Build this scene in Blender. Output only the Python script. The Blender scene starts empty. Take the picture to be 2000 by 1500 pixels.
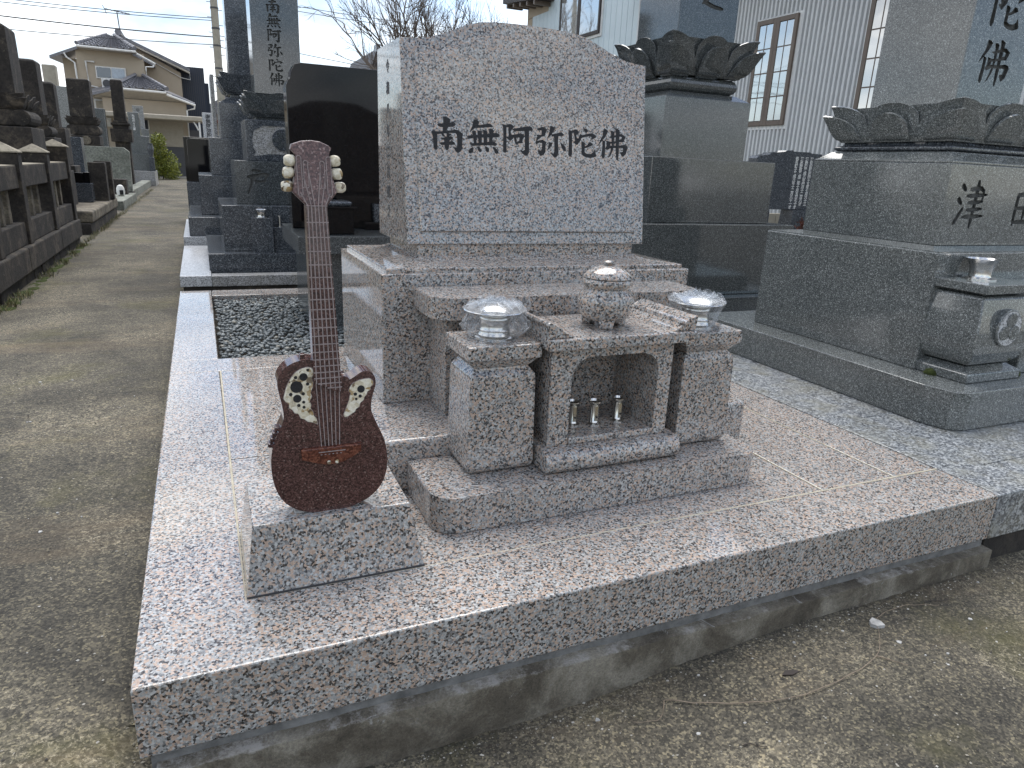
import bpy, bmesh, math, random
from mathutils import Vector, Matrix, noise

S = bpy.context.scene
COL = S.collection
rnd = random.Random(7)
PI = math.pi

# ------------------------------------------------------------------ camera
cd = bpy.data.cameras.new('camera')
cam = bpy.data.objects.new('camera', cd)
COL.objects.link(cam)
cd.sensor_width = 36
cd.sensor_fit = 'HORIZONTAL'
cd.lens = 24.266
cd.clip_start = .02
cd.clip_end = 3000
right, down, fwd = (Vector(r) for r in ((0.916755, -0.397136, 0.042934), (-0.081231, -0.290587, -0.953394), (0.391103, 0.870541, -0.298657)))
m = Matrix((right, -down, -fwd)).transposed().to_4x4()
m.translation = Vector((0.21612, -1.35195, 1.05))
cam.matrix_world = m
S.camera = cam

# ------------------------------------------------------------------ sky and sun
SUN_EL, SUN_AZ = math.radians(64), math.radians(14)      # azimuth measured from +Y towards +X
w = bpy.data.worlds.new('World')
S.world = w
w.use_nodes = True
nt = w.node_tree
N, L = nt.nodes, nt.links
bg = N['Background']
sky = N.new('ShaderNodeTexSky')
sky.sky_type = 'NISHITA'
sky.sun_disc = False
sky.sun_elevation = SUN_EL
sky.sun_rotation = SUN_AZ
sky.air_density = 1.0
sky.dust_density = .6
sky.ozone_density = 1.5
tc = N.new('ShaderNodeTexCoord')
mp = N.new('ShaderNodeMapping')
mp.inputs['Scale'].default_value = (1.6, 1.6, 4.2)
mp.inputs['Location'].default_value = (2.3, .7, 1.1)
L.new(tc.outputs['Generated'], mp.inputs['Vector'])
n1 = N.new('ShaderNodeTexNoise')
n1.inputs['Scale'].default_value = 1.5
n1.inputs['Detail'].default_value = 9
n1.inputs['Roughness'].default_value = .55
n1.inputs['Distortion'].default_value = .25
L.new(mp.outputs[0], n1.inputs['Vector'])
cr = N.new('ShaderNodeValToRGB')
cr.color_ramp.elements[0].position = .40
cr.color_ramp.elements[1].position = .58
L.new(n1.outputs['Fac'], cr.inputs['Fac'])
n2 = N.new('ShaderNodeTexNoise')
n2.inputs['Scale'].default_value = 3.0
n2.inputs['Detail'].default_value = 6
L.new(mp.outputs[0], n2.inputs['Vector'])
cc = N.new('ShaderNodeValToRGB')
e = cc.color_ramp.elements
e[0].position = .38
e[0].color = (1.9, 2.1, 2.45, 1)
e[1].position = .62
e[1].color = (5.6, 5.6, 5.55, 1)
L.new(n2.outputs['Fac'], cc.inputs['Fac'])
mx = N.new('ShaderNodeMix')
mx.data_type = 'RGBA'
L.new(cr.outputs['Color'], mx.inputs['Factor'])
dim = N.new('ShaderNodeVectorMath')
dim.operation = 'SCALE'
dim.inputs['Scale'].default_value = .6
L.new(sky.outputs['Color'], dim.inputs[0])
L.new(dim.outputs[0], mx.inputs[6])
L.new(cc.outputs['Color'], mx.inputs[7])
L.new(mx.outputs[2], bg.inputs['Color'])
bg.inputs['Strength'].default_value = .09
sd = bpy.data.lights.new('sun', 'SUN')
sd.energy = .95
sd.angle = math.radians(45)
sd.color = (1, .97, .93)
sun = bpy.data.objects.new('sun', sd)
COL.objects.link(sun)
sv = Vector((math.sin(SUN_AZ) * math.cos(SUN_EL), math.cos(SUN_AZ) * math.cos(SUN_EL), math.sin(SUN_EL)))
sun.rotation_euler = sv.to_track_quat('Z', 'Y').to_euler()
sun.location = (0, 0, 20)
S.view_settings.view_transform = 'Standard'
S.view_settings.look = 'None'
S.view_settings.gamma = 1
S.view_settings.exposure = 2.05
S.view_settings.use_curve_mapping = False
S.cycles.max_bounces = 8
S.cycles.transparent_max_bounces = 12

# ------------------------------------------------------------------ materials
def nodes(name):
    mt = bpy.data.materials.new(name)
    mt.use_nodes = True
    t = mt.node_tree
    return mt, t.nodes, t.links, t.nodes['Principled BSDF']

def ramp(Nn, stops, interp='LINEAR'):
    r = Nn.new('ShaderNodeValToRGB')
    r.color_ramp.interpolation = interp
    el = r.color_ramp.elements
    while len(el) < len(stops):
        el.new(.5)
    for q, (p, c) in zip(el, stops):
        q.position = p
        q.color = (*c, 1) if len(c) == 3 else c
    return r

def tex(Nn, Ln, kind, scale, vec=None, detail=4, rough=.6, dist=0):
    t = Nn.new('ShaderNodeTex' + kind)
    t.inputs['Scale'].default_value = scale
    if kind == 'Noise':
        t.inputs['Detail'].default_value = detail
        t.inputs['Roughness'].default_value = rough
        t.inputs['Distortion'].default_value = dist
    if vec is not None:
        Ln.new(vec, t.inputs['Vector'])
    return t

def mixc(Nn, Ln, fac, a, b, mode='MIX'):
    q = Nn.new('ShaderNodeMix')
    q.data_type = 'RGBA'
    q.blend_type = mode
    for s, v in ((q.inputs['Factor'], fac), (q.inputs[6], a), (q.inputs[7], b)):
        if hasattr(v, 'is_output'):
            Ln.new(v, s)
        elif isinstance(v, (int, float)):
            s.default_value = v
        else:
            s.default_value = (*v, 1)
    return q.outputs[2]

def bump(Nn, Ln, P, h, strength=.3, dist=.01):
    b = Nn.new('ShaderNodeBump')
    b.inputs['Strength'].default_value = strength
    b.inputs['Distance'].default_value = dist
    Ln.new(h, b.inputs['Height'])
    Ln.new(b.outputs[0], P.inputs['Normal'])

def granite(name, scale, stops, rough=.12, distort=.012, tint=None, ior=1.5, cluster=.25, dirt=None, rvar=.06):
    """crystals: two Voronoi layers, each crystal picks a mineral colour; polished"""
    mt, Nn, Ln, P = nodes(name)
    co = Nn.new('ShaderNodeTexCoord').outputs['Object']
    nz = tex(Nn, Ln, 'Noise', scale * .9, co, 2, .6)
    vm = Nn.new('ShaderNodeVectorMath')
    vm.operation = 'MULTIPLY_ADD'
    Ln.new(nz.outputs['Color'], vm.inputs[0])
    vm.inputs[1].default_value = (distort,) * 3
    Ln.new(co, vm.inputs[2])
    v1 = tex(Nn, Ln, 'Voronoi', scale, vm.outputs[0])
    v2 = tex(Nn, Ln, 'Voronoi', scale * 2.3, vm.outputs[0])
    s1 = Nn.new('ShaderNodeSeparateColor')
    s2 = Nn.new('ShaderNodeSeparateColor')
    Ln.new(v1.outputs['Color'], s1.inputs[0])
    Ln.new(v2.outputs['Color'], s2.inputs[0])
    lo = tex(Nn, Ln, 'Noise', scale * .28, co, 2)
    a = Nn.new('ShaderNodeMath')
    a.operation = 'MULTIPLY_ADD'
    Ln.new(lo.outputs['Fac'], a.inputs[0])
    a.inputs[1].default_value = cluster * 2
    Ln.new(s1.outputs[0], a.inputs[2])
    b = Nn.new('ShaderNodeMath')
    b.operation = 'SUBTRACT'
    Ln.new(a.outputs[0], b.inputs[0])
    b.inputs[1].default_value = cluster
    r1 = ramp(Nn, stops, 'CONSTANT')
    Ln.new(b.outputs[0], r1.inputs['Fac'])
    r2 = ramp(Nn, stops, 'CONSTANT')
    Ln.new(s2.outputs[1], r2.inputs['Fac'])
    base = mixc(Nn, Ln, .18, r1.outputs[0], r2.outputs[0])
    big = tex(Nn, Ln, 'Noise', 2.2, co, 3)
    rb = ramp(Nn, [(.3, (.90, .90, .90)), (.7, (1.08, 1.06, 1.05))])
    Ln.new(big.outputs['Fac'], rb.inputs['Fac'])
    base = mixc(Nn, Ln, 1.0, base, rb.outputs[0], 'MULTIPLY')
    if dirt:
        dn = tex(Nn, Ln, 'Noise', 5, co, 6, .7)
        dr = ramp(Nn, [(.45, (0, 0, 0)), (.72, (1, 1, 1))])
        Ln.new(dn.outputs['Fac'], dr.inputs['Fac'])
        base = mixc(Nn, Ln, dr.outputs[0], base, mixc(Nn, Ln, .6, base, dirt))
    Ln.new(base, P.inputs['Base Color'])
    rr = Nn.new('ShaderNodeMapRange')
    rn = tex(Nn, Ln, 'Noise', 9, co, 4)
    Ln.new(rn.outputs['Fac'], rr.inputs['Value'])
    rr.inputs['To Min'].default_value = max(.02, rough - rvar)
    rr.inputs['To Max'].default_value = rough + rvar
    Ln.new(rr.outputs[0], P.inputs['Roughness'])
    P.inputs['IOR'].default_value = ior
    return mt

def simple(name, col, rough=.6, metal=0, var=.12, vscale=6, bumpf=0, bscale=60, ior=1.45):
    mt, Nn, Ln, P = nodes(name)
    co = Nn.new('ShaderNodeTexCoord').outputs['Object']
    n = tex(Nn, Ln, 'Noise', vscale, co, 6, .65)
    lo = tuple(max(0, c * (1 - var)) for c in col)
    hi = tuple(min(1, c * (1 + var)) for c in col)
    r = ramp(Nn, [(.3, lo), (.7, hi)])
    Ln.new(n.outputs['Fac'], r.inputs['Fac'])
    Ln.new(r.outputs[0], P.inputs['Base Color'])
    P.inputs['Roughness'].default_value = rough
    P.inputs['Metallic'].default_value = metal
    P.inputs['IOR'].default_value = ior
    if bumpf:
        b = tex(Nn, Ln, 'Noise', bscale, co, 5, .7)
        bump(Nn, Ln, P, b.outputs['Fac'], bumpf, .01)
    return mt

M = {}
PINK = [(0, (.006, .006, .007)), (.13, (.04, .041, .044)), (.20, (.17, .175, .178)), (.38, (.31, .32, .32)), (.61, (.45, .462, .46)), (.735, (.39, .292, .228)), (.895, (.465, .352, .278))]
M['pink'] = granite('pink_granite', 188, PINK, .06, .0020, cluster=.11, ior=1.6, rvar=.03)
GREY = [(0, (.045, .05, .05)), (.22, (.088, .096, .095)), (.5, (.135, .146, .143)), (.75, (.21, .224, .22)), (.93, (.40, .42, .41))]
M['grey'] = granite('grey_green_granite', 260, GREY, .11, .0015, cluster=.12, ior=1.62)
M['greypave'] = granite('grey_paving_granite', 130, [(0, (.05, .055, .065)), (.25, (.13, .14, .155)), (.55, (.27, .29, .30)), (.8, (.42, .44, .45))], .28, .008, dirt=(.25, .23, .16))
DARK = [(0, (.022, .026, .028)), (.3, (.05, .057, .060)), (.65, (.085, .095, .10)), (.9, (.19, .205, .21))]
M['dark'] = granite('dark_grey_granite', 240, DARK, .13, .0015, cluster=.12)
M['mid'] = granite('mid_grey_granite', 250, [(0, (.024, .028, .029)), (.25, (.052, .058, .059)), (.6, (.088, .097, .098)), (.88, (.20, .212, .212))], .09, .0015, cluster=.12, ior=1.68)
M['bluedark'] = granite('blue_dark_granite', 150, [(0, (.02, .024, .03)), (.35, (.055, .063, .073)), (.7, (.105, .117, .13)), (.92, (.2, .215, .23))], .14, .002, cluster=.12)
M['white'] = granite('pale_granite', 150, [(0, (.12, .125, .13)), (.2, (.34, .35, .36)), (.55, (.50, .515, .53)), (.8, (.62, .635, .65))], .3, .006, cluster=.1)
M['kerbgrey'] = granite('kerb_granite', 150, [(0, (.07, .07, .07)), (.25, (.2, .2, .2)), (.55, (.34, .345, .35)), (.8, (.45, .455, .46))], .34, .006, cluster=.12, dirt=(.2, .19, .15))
M['black'] = granite('black_granite', 300, [(0, (.002, .002, .003)), (.5, (.004, .004, .005)), (.92, (.009, .010, .012))], .05, .003, rvar=.02, ior=1.36)
M['red'] = granite('red_granite', 320, [(0, (.024, .013, .012)), (.25, (.054, .026, .023)), (.55, (.086, .043, .038)), (.8, (.122, .066, .058)), (.965, (.19, .135, .12))], .11, .0015, cluster=.05)
M['redlight'] = granite('red_granite_light', 260, [(0, (.05, .027, .026)), (.35, (.10, .052, .048)), (.7, (.155, .09, .083)), (.93, (.3, .22, .205))], .3, .004, cluster=.15)
M['bridge'] = granite('brown_granite', 200, [(0, (.05, .012, .006)), (.4, (.11, .034, .02)), (.8, (.17, .062, .036))], .25, .005, cluster=.2)
M['ivory'] = granite('ivory_inlay', 90, [(0, (.09, .055, .022)), (.11, (.3, .2, .075)), (.24, (.5, .45, .33)), (.5, (.62, .58, .46)), (.8, (.7, .67, .57))], .4, .012, cluster=.2)
M['line'] = simple('cut_line_grey', (.25, .205, .198), .7, 0, .3, 120)
M['blackpaint'] = simple('black_paint', (.006, .006, .008), .35, 0, .3, 90, .6, 160)
M['grout'] = simple('cream_grout', (.40, .365, .285), .9, 0, .25, 40, .3, 200)
M['darkgap'] = simple('dark_joint', (.05, .05, .055), .9)
M['steel'] = simple('polished_steel', (.66, .65, .63), .2, 1, .05, 20)
M['brass'] = simple('steel_warm', (.55, .50, .40), .18, 1, .05, 20)

def weathered(name, dark, mid, light, s=1.0, lichen=.62):
    mt, Nn, Ln, P = nodes(name)
    co = Nn.new('ShaderNodeTexCoord').outputs['Object']
    a = tex(Nn, Ln, 'Noise', 3.2 * s, co, 8, .72, .4)
    r = ramp(Nn, [(.34, dark), (.52, mid), (.70, light)])
    Ln.new(a.outputs['Fac'], r.inputs['Fac'])
    b = tex(Nn, Ln, 'Noise', 26 * s, co, 6, .75)
    rb = ramp(Nn, [(.36, (.45, .45, .45)), (.62, (1.35, 1.32, 1.25))])
    Ln.new(b.outputs['Fac'], rb.inputs['Fac'])
    c = mixc(Nn, Ln, .85, r.outputs[0], rb.outputs[0], 'MULTIPLY')
    l = tex(Nn, Ln, 'Noise', 7 * s, co, 7, .8, 1.0)
    rl = ramp(Nn, [(lichen, (0, 0, 0)), (lichen + .1, (1, 1, 1))])
    Ln.new(l.outputs['Fac'], rl.inputs['Fac'])
    c = mixc(Nn, Ln, rl.outputs[0], c, (.27, .235, .17))
    Ln.new(c, P.inputs['Base Color'])
    P.inputs['Roughness'].default_value = .92
    bump(Nn, Ln, P, b.outputs['Fac'], .6, .012)
    return mt
M['old'] = weathered('weathered_stone', (.011, .0095, .0085), (.033, .028, .024), (.115, .095, .072))
M['oldtan'] = weathered('weathered_tan_stone', (.05, .044, .036), (.13, .112, .085), (.28, .25, .19))
M['lichen'] = weathered('mossy_pale_stone', (.10, .105, .088), (.18, .19, .165), (.27, .28, .25), .8, .72)
M['oldtop'] = simple('sunlit_weathered_top', (.27, .24, .185), .95, 0, .35, 22, .5, 70)  # sunlight on the fence tops put into a paler stone colour
M['grit'] = None
M['moss'] = simple('moss', (.045, .06, .012), 1, 0, .5, 60, 1, 150)

def concrete_path():
    mt, Nn, Ln, P = nodes('worn_concrete')
    co = Nn.new('ShaderNodeTexCoord').outputs['Object']
    a = tex(Nn, Ln, 'Noise', .9, co, 8, .68, .5)
    r = ramp(Nn, [(.30, (.042, .039, .033)), (.46, (.076, .071, .059)), (.60, (.125, .115, .094)), (.76, (.20, .172, .13))])
    Ln.new(a.outputs['Fac'], r.inputs['Fac'])
    # exposed aggregate
    v = tex(Nn, Ln, 'Voronoi', 170, co)
    sc = Nn.new('ShaderNodeSeparateColor')
    Ln.new(v.outputs['Color'], sc.inputs[0])
    rv = ramp(Nn, [(0, (.30, .29, .27)), (.35, (.72, .70, .66)), (.65, (1.15, 1.1, 1.0)), (.86, (2.0, 1.9, 1.6))], 'CONSTANT')
    Ln.new(sc.outputs[0], rv.inputs['Fac'])
    g = tex(Nn, Ln, 'Noise', 34, co, 5, .8)
    rg = ramp(Nn, [(.36, (.5, .5, .5)), (.66, (1.4, 1.36, 1.25))])
    Ln.new(g.outputs['Fac'], rg.inputs['Fac'])
    c = mixc(Nn, Ln, .8, r.outputs[0], rv.outputs[0], 'MULTIPLY')
    c = mixc(Nn, Ln, .8, c, rg.outputs[0], 'MULTIPLY')
    md = tex(Nn, Ln, 'Noise', 6.5, co, 9, .78, .3)
    rmd = ramp(Nn, [(.34, (.52, .52, .53)), (.5, (.95, .95, .94)), (.68, (1.5, 1.46, 1.36))])
    Ln.new(md.outputs['Fac'], rmd.inputs['Fac'])
    c = mixc(Nn, Ln, .5, c, rmd.outputs[0], 'MULTIPLY')
    # pale crumbled patches of cement skin
    k = tex(Nn, Ln, 'Noise', 70, co, 6, .85, .6)
    rk = ramp(Nn, [(.53, (0, 0, 0)), (.60, (1, 1, 1))])
    Ln.new(k.outputs['Fac'], rk.inputs['Fac'])
    k2 = tex(Nn, Ln, 'Noise', 1.7, co, 4, .6)
    rk2 = ramp(Nn, [(.46, (0, 0, 0)), (.64, (.8, .8, .8))])
    Ln.new(k2.outputs['Fac'], rk2.inputs['Fac'])
    mk = mixc(Nn, Ln, 1.0, rk.outputs[0], rk2.outputs[0], 'MULTIPLY')
    c = mixc(Nn, Ln, mk, c, (.46, .405, .29))
    # moss film and rust-brown silt lying in bands across the walk
    mo = tex(Nn, Ln, 'Noise', 1.3, co, 6, .7, .3)
    rm = ramp(Nn, [(.53, (0, 0, 0)), (.70, (.75, .75, .75))])
    Ln.new(mo.outputs['Fac'], rm.inputs['Fac'])
    c = mixc(Nn, Ln, rm.outputs[0], c, mixc(Nn, Ln, .72, c, (.075, .07, .018)))
    mp_ = Nn.new('ShaderNodeMapping')
    mp_.inputs['Scale'].default_value = (.35, 1.6, 1)
    Ln.new(co, mp_.inputs['Vector'])
    si = tex(Nn, Ln, 'Noise', 1.1, mp_.outputs[0], 7, .7, .4)
    rs = ramp(Nn, [(.53, (0, 0, 0)), (.74, (.6, .6, .6))])
    Ln.new(si.outputs['Fac'], rs.inputs['Fac'])
    c = mixc(Nn, Ln, rs.outputs[0], c, mixc(Nn, Ln, .6, c, (.24, .17, .098)))
    Ln.new(c, P.inputs['Base Color'])
    P.inputs['Roughness'].default_value = .9
    ad = mixc(Nn, Ln, .5, sc.outputs[1], g.outputs['Fac'])
    bump(Nn, Ln, P, ad, .8, .009)
    return mt
M['path'] = concrete_path()

def concrete_base():
    mt, Nn, Ln, P = nodes('stained_concrete_base')
    co = Nn.new('ShaderNodeTexCoord').outputs['Object']
    a = tex(Nn, Ln, 'Noise', 5, co, 8, .7, .4)
    r = ramp(Nn, [(.32, (.045, .038, .029)), (.48, (.11, .096, .074)), (.64, (.24, .222, .185))])
    Ln.new(a.outputs['Fac'], r.inputs['Fac'])
    g = tex(Nn, Ln, 'Noise', 160, co, 4, .8)
    rg = ramp(Nn, [(.35, (.6, .6, .6)), (.65, (1.35, 1.33, 1.28))])
    Ln.new(g.outputs['Fac'], rg.inputs['Fac'])
    c = mixc(Nn, Ln, .8, r.outputs[0], rg.outputs[0], 'MULTIPLY')
    w_ = tex(Nn, Ln, 'Noise', 11, co, 7, .8, .8)
    rw = ramp(Nn, [(.63, (0, 0, 0)), (.69, (1, 1, 1))])
    Ln.new(w_.outputs['Fac'], rw.inputs['Fac'])
    c = mixc(Nn, Ln, rw.outputs[0], c, (.34, .335, .32))
    sx = Nn.new('ShaderNodeSeparateXYZ')
    Ln.new(co, sx.inputs[0])
    en = tex(Nn, Ln, 'Noise', 7, co, 8, .85)
    ea = Nn.new('ShaderNodeMath')
    ea.operation = 'MULTIPLY_ADD'
    Ln.new(en.outputs['Fac'], ea.inputs[0])
    ea.inputs[1].default_value = .085
    Ln.new(sx.outputs['Z'], ea.inputs[2])
    re_ = Nn.new('ShaderNodeMapRange')
    re_.inputs['From Min'].default_value = .0145
    re_.inputs['From Max'].default_value = .0235
    Ln.new(ea.outputs[0], re_.inputs['Value'])
    c = mixc(Nn, Ln, re_.outputs[0], c, mixc(Nn, Ln, .7, c, (.40, .385, .36)))
    Ln.new(c, P.inputs['Base Color'])
    P.inputs['Roughness'].default_value = .9
    bump(Nn, Ln, P, g.outputs['Fac'], .6, .006)
    return mt
M['cbase'] = concrete_base()
M['mortar'] = simple('grey_mortar', (.155, .155, .152), .9, 0, .5, 16, .5, 90)
M['mortarlight'] = simple('pale_cement_smear', (.40, .395, .38), .95, 0, .4, 30, .6, 90)
M['soil'] = simple('dark_soil', (.035, .03, .022), 1, 0, .4, 20, .8, 80)
M['ground'] = simple('far_ground', (.14, .13, .11), .95, 0, .25, 1.5, .3, 20)

def pebble_mat():
    mt, Nn, Ln, P = nodes('blue_grey_pebbles')
    g = Nn.new('ShaderNodeNewGeometry')
    r = ramp(Nn, [(0, (.085, .097, .101)), (.4, (.13, .147, .152)), (.75, (.18, .197, .20)), (.93, (.235, .25, .248)), (1, (.25, .235, .195))])
    Ln.new(g.outputs['Random Per Island'], r.inputs['Fac'])
    co = Nn.new('ShaderNodeTexCoord').outputs['Object']
    n = tex(Nn, Ln, 'Noise', 90, co, 4, .7)
    rn = ramp(Nn, [(.3, (.75, .75, .75)), (.7, (1.2, 1.2, 1.18))])
    Ln.new(n.outputs['Fac'], rn.inputs['Fac'])
    Ln.new(mixc(Nn, Ln, 1, r.outputs[0], rn.outputs[0], 'MULTIPLY'), P.inputs['Base Color'])
    P.inputs['Roughness'].default_value = .5
    return mt
M['pebble'] = pebble_mat()

def grit_mat():
    mt, Nn, Ln, P = nodes('mixed_grit')
    g = Nn.new('ShaderNodeNewGeometry')
    r = ramp(Nn, [(0, (.03, .028, .025)), (.4, (.10, .09, .072)), (.75, (.24, .215, .165)), (1, (.46, .44, .40))])
    Ln.new(g.outputs['Random Per Island'], r.inputs['Fac'])
    Ln.new(r.outputs[0], P.inputs['Base Color'])
    P.inputs['Roughness'].default_value = .9
    return mt
M['grit'] = grit_mat()

def film_mat():
    mt, Nn, Ln, P = nodes('clear_plastic_film')
    out = Nn['Material Output']
    Nn.remove(P)
    tr = Nn.new('ShaderNodeBsdfTransparent')
    tr.inputs[0].default_value = (.95, .96, .97, 1)
    gl = Nn.new('ShaderNodeBsdfGlossy')
    gl.inputs['Color'].default_value = (.9, .92, .95, 1)
    gl.inputs['Roughness'].default_value = .16
    co = Nn.new('ShaderNodeTexCoord').outputs['Object']
    cn_ = tex(Nn, Ln, 'Noise', 55, co, 4, .7, 1.5)
    bp_ = Nn.new('ShaderNodeBump')
    bp_.inputs['Strength'].default_value = .9
    bp_.inputs['Distance'].default_value = .012
    Ln.new(cn_.outputs['Fac'], bp_.inputs['Height'])
    Ln.new(bp_.outputs[0], gl.inputs['Normal'])
    df = Nn.new('ShaderNodeBsdfDiffuse')
    df.inputs[0].default_value = (.8, .82, .85, 1)
    lw = Nn.new('ShaderNodeLayerWeight')
    lw.inputs['Blend'].default_value = .32
    m0 = Nn.new('ShaderNodeMixShader')
    m0.inputs[0].default_value = .5
    Ln.new(gl.outputs[0], m0.inputs[1])
    Ln.new(df.outputs[0], m0.inputs[2])
    mr = Nn.new('ShaderNodeMapRange')
    mr.inputs['To Min'].default_value = .035
    mr.inputs['To Max'].default_value = .42
    Ln.new(bp_.outputs[0], lw.inputs['Normal'])
    Ln.new(lw.outputs['Facing'], mr.inputs['Value'])
    m1 = Nn.new('ShaderNodeMixShader')
    Ln.new(mr.outputs[0], m1.inputs[0])
    Ln.new(tr.outputs[0], m1.inputs[1])
    Ln.new(m0.outputs[0], m1.inputs[2])
    Ln.new(m1.outputs[0], out.inputs['Surface'])
    return mt
M['film'] = film_mat()

M['siding'] = simple('white_corrugated_metal', (.55, .56, .56), .38, 0, .06, 3)
M['bluesiding'] = simple('pale_blue_metal_siding', (.50, .58, .61), .4, 0, .05, 3)
M['brown'] = simple('brown_window_frame', (.13, .10, .078), .45)
M['darkbrown'] = simple('dark_brown_frame', (.025, .018, .015), .5)
M['trim'] = simple('white_trim', (.68, .68, .66), .5)
def glass(name, col, metal=.75, rough=.03):
    mt, Nn, Ln, P = nodes(name)
    co = Nn.new('ShaderNodeTexCoord').outputs['Object']
    n = tex(Nn, Ln, 'Noise', 2.0, co, 2)
    bump(Nn, Ln, P, n.outputs['Fac'], .05, .02)
    P.inputs['Base Color'].default_value = (*col, 1)
    P.inputs['Metallic'].default_value = metal
    P.inputs['Roughness'].default_value = rough
    return mt
M['glass'] = glass('sky_reflecting_glass', (.60, .60, .585))
M['glassdark'] = glass('dark_window_glass', (.10, .12, .14), .4, .1)
M['curtain'] = simple('lace_curtain', (.42, .47, .52), .8, 0, .2, 8)
M['stucco'] = simple('beige_siding', (.40, .335, .255), .85, 0, .06, 1.2)
M['soffit'] = simple('pale_soffit', (.42, .385, .33), .8)
M['tile'] = simple('grey_glazed_roof_tile', (.15, .15, .165), .32, 0, .3, 5)
M['navy'] = simple('navy_metal_siding', (.020, .028, .048), .5)
M['gutter'] = simple('white_pvc', (.66, .65, .62), .45)
M['carport'] = simple('tan_metal', (.34, .30, .235), .45)
M['pole'] = simple('concrete_pole', (.34, .31, .25), .85, 0, .2, 4)
M['wire'] = simple('cable', (.05, .055, .065), .6)
M['darkmetal'] = simple('dark_metal', (.06, .06, .065), .5)
M['rustroof'] = simple('rust_red_roof', (.16, .05, .035), .6)
M['bark'] = simple('grey_bark', (.10, .08, .065), .9)
M['plastic'] = simple('white_plastic', (.72, .71, .66), .4)
def leaf(name, a, b):
    mt, Nn, Ln, P = nodes(name)
    g = Nn.new('ShaderNodeNewGeometry')
    r = ramp(Nn, [(0, a), (1, b)])
    Ln.new(g.outputs['Random Per Island'], r.inputs['Fac'])
    Ln.new(r.outputs[0], P.inputs['Base Color'])
    P.inputs['Roughness'].default_value = .55
    return mt
M['leaf'] = leaf('yellow_green_leaves', (.07, .10, .008), (.26, .27, .03))
M['grass'] = leaf('grass_blades', (.035, .05, .014), (.22, .19, .09))
M['redleaf'] = leaf('reddish_leaves', (.06, .02, .012), (.16, .05, .03))
M['engraved'] = weathered('shaded_dirty_engraving', (.05, .052, .052), (.08, .083, .083), (.12, .123, .12), 3, .95)  # groove shade and dirt of the carved letters put into one colour
M['twig'] = simple('dry_stalk', (.19, .15, .11), .8, 0, .4, 40)

# ------------------------------------------------------------------ mesh helpers
def tag(o, label=None, cat=None, group=None, kind=None):
    if label:
        o['label'] = label
    if cat:
        o['category'] = cat
    if group:
        o['group'] = group
    if kind:
        o['kind'] = kind
    return o

def thing(name, loc, label, cat, group=None):
    o = bpy.data.objects.new(name, None)
    o.empty_display_size = .1
    o.location = loc
    COL.objects.link(o)
    tag(o, label, cat, group)
    return o

def ploc(o):
    v = Vector((0, 0, 0))
    while o is not None:
        v += o.location
        o = o.parent
    return v

def obj(name, bm, mat, parent=None, smooth=False, loc=None):
    """links a bmesh (world coordinates) as one object; its origin sits at the parent's (or at loc)"""
    me = bpy.data.meshes.new(name)
    org = ploc(parent) if parent else Vector(loc or (0, 0, 0))
    bmesh.ops.translate(bm, verts=bm.verts, vec=-org)
    bmesh.ops.recalc_face_normals(bm, faces=bm.faces)
    bm.to_mesh(me)
    bm.free()
    me.materials.append(M[mat] if isinstance(mat, str) else mat)
    if smooth:
        for p in me.polygons:
            p.use_smooth = True
        me.set_sharp_from_angle(angle=math.radians(38))
    o = bpy.data.objects.new(name, me)
    if parent:
        o.parent = parent
    else:
        o.location = org
    COL.objects.link(o)
    return o

def bx(bm, x0, x1, y0, y1, z0, z1, bev=0, seg=2, top=None, rot=0):
    """box; top=(ix,iy) insets the top face"""
    ix, iy = top or (0, 0)
    c = [(x0, y0, z0), (x1, y0, z0), (x1, y1, z0), (x0, y1, z0), (x0 + ix, y0 + iy, z1), (x1 - ix, y0 + iy, z1), (x1 - ix, y1 - iy, z1), (x0 + ix, y1 - iy, z1)]
    b = bmesh.new()
    vs = [b.verts.new(p) for p in c]
    for f in ((0, 3, 2, 1), (4, 5, 6, 7), (0, 1, 5, 4), (1, 2, 6, 5), (2, 3, 7, 6), (3, 0, 4, 7)):
        b.faces.new([vs[i] for i in f])
    if bev:
        bmesh.ops.bevel(b, geom=b.edges[:], offset=bev, segments=seg, profile=.5, affect='EDGES')
    if rot:
        bmesh.ops.rotate(b, verts=b.verts, cent=((x0 + x1) / 2, (y0 + y1) / 2, 0), matrix=Matrix.Rotation(rot, 3, 'Z'))
    merge(bm, b)
    return bm

def merge(bm, b):
    me = bpy.data.meshes.new('tmp')
    b.to_mesh(me)
    b.free()
    bm.from_mesh(me)
    bpy.data.meshes.remove(me)

def box(name, mat, parent, x0, x1, y0, y1, z0, z1, bev=.003, seg=2, top=None, loc=None, rot=0):
    return obj(name, bx(bmesh.new(), x0, x1, y0, y1, z0, z1, bev, seg, top, rot), mat, parent, loc=loc)

def prism(bm, pts, fn, d0, d1, bev=0, seg=2):
    """extrude a polygon; fn(u, v, d) -> world point"""
    b = bmesh.new()
    a = [b.verts.new(fn(u, v, d0)) for u, v in pts]
    c = [b.verts.new(fn(u, v, d1)) for u, v in pts]
    n = len(pts)
    b.faces.new(a)
    b.faces.new(c[::-1])
    for i in range(n):
        b.faces.new((a[i], c[i], c[(i + 1) % n], a[(i + 1) % n]))
    if bev:
        es = [e for e in b.edges if e.calc_length() > bev * 2.2]
        caps = [e for e in b.edges if len(e.link_faces) == 2 and any(len(f.verts) == n for f in e.link_faces)]
        bmesh.ops.bevel(b, geom=caps, offset=bev, segments=seg, profile=.5, affect='EDGES')
    merge(bm, b)
    return bm

XZ = lambda u, v, d: (u, d, v)      # polygon in x/z, extruded along y
XY = lambda u, v, d: (u, v, d)      # plan polygon, extruded along z
YZ = lambda u, v, d: (d, u, v)      # side profile in y/z, extruded along x

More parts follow.
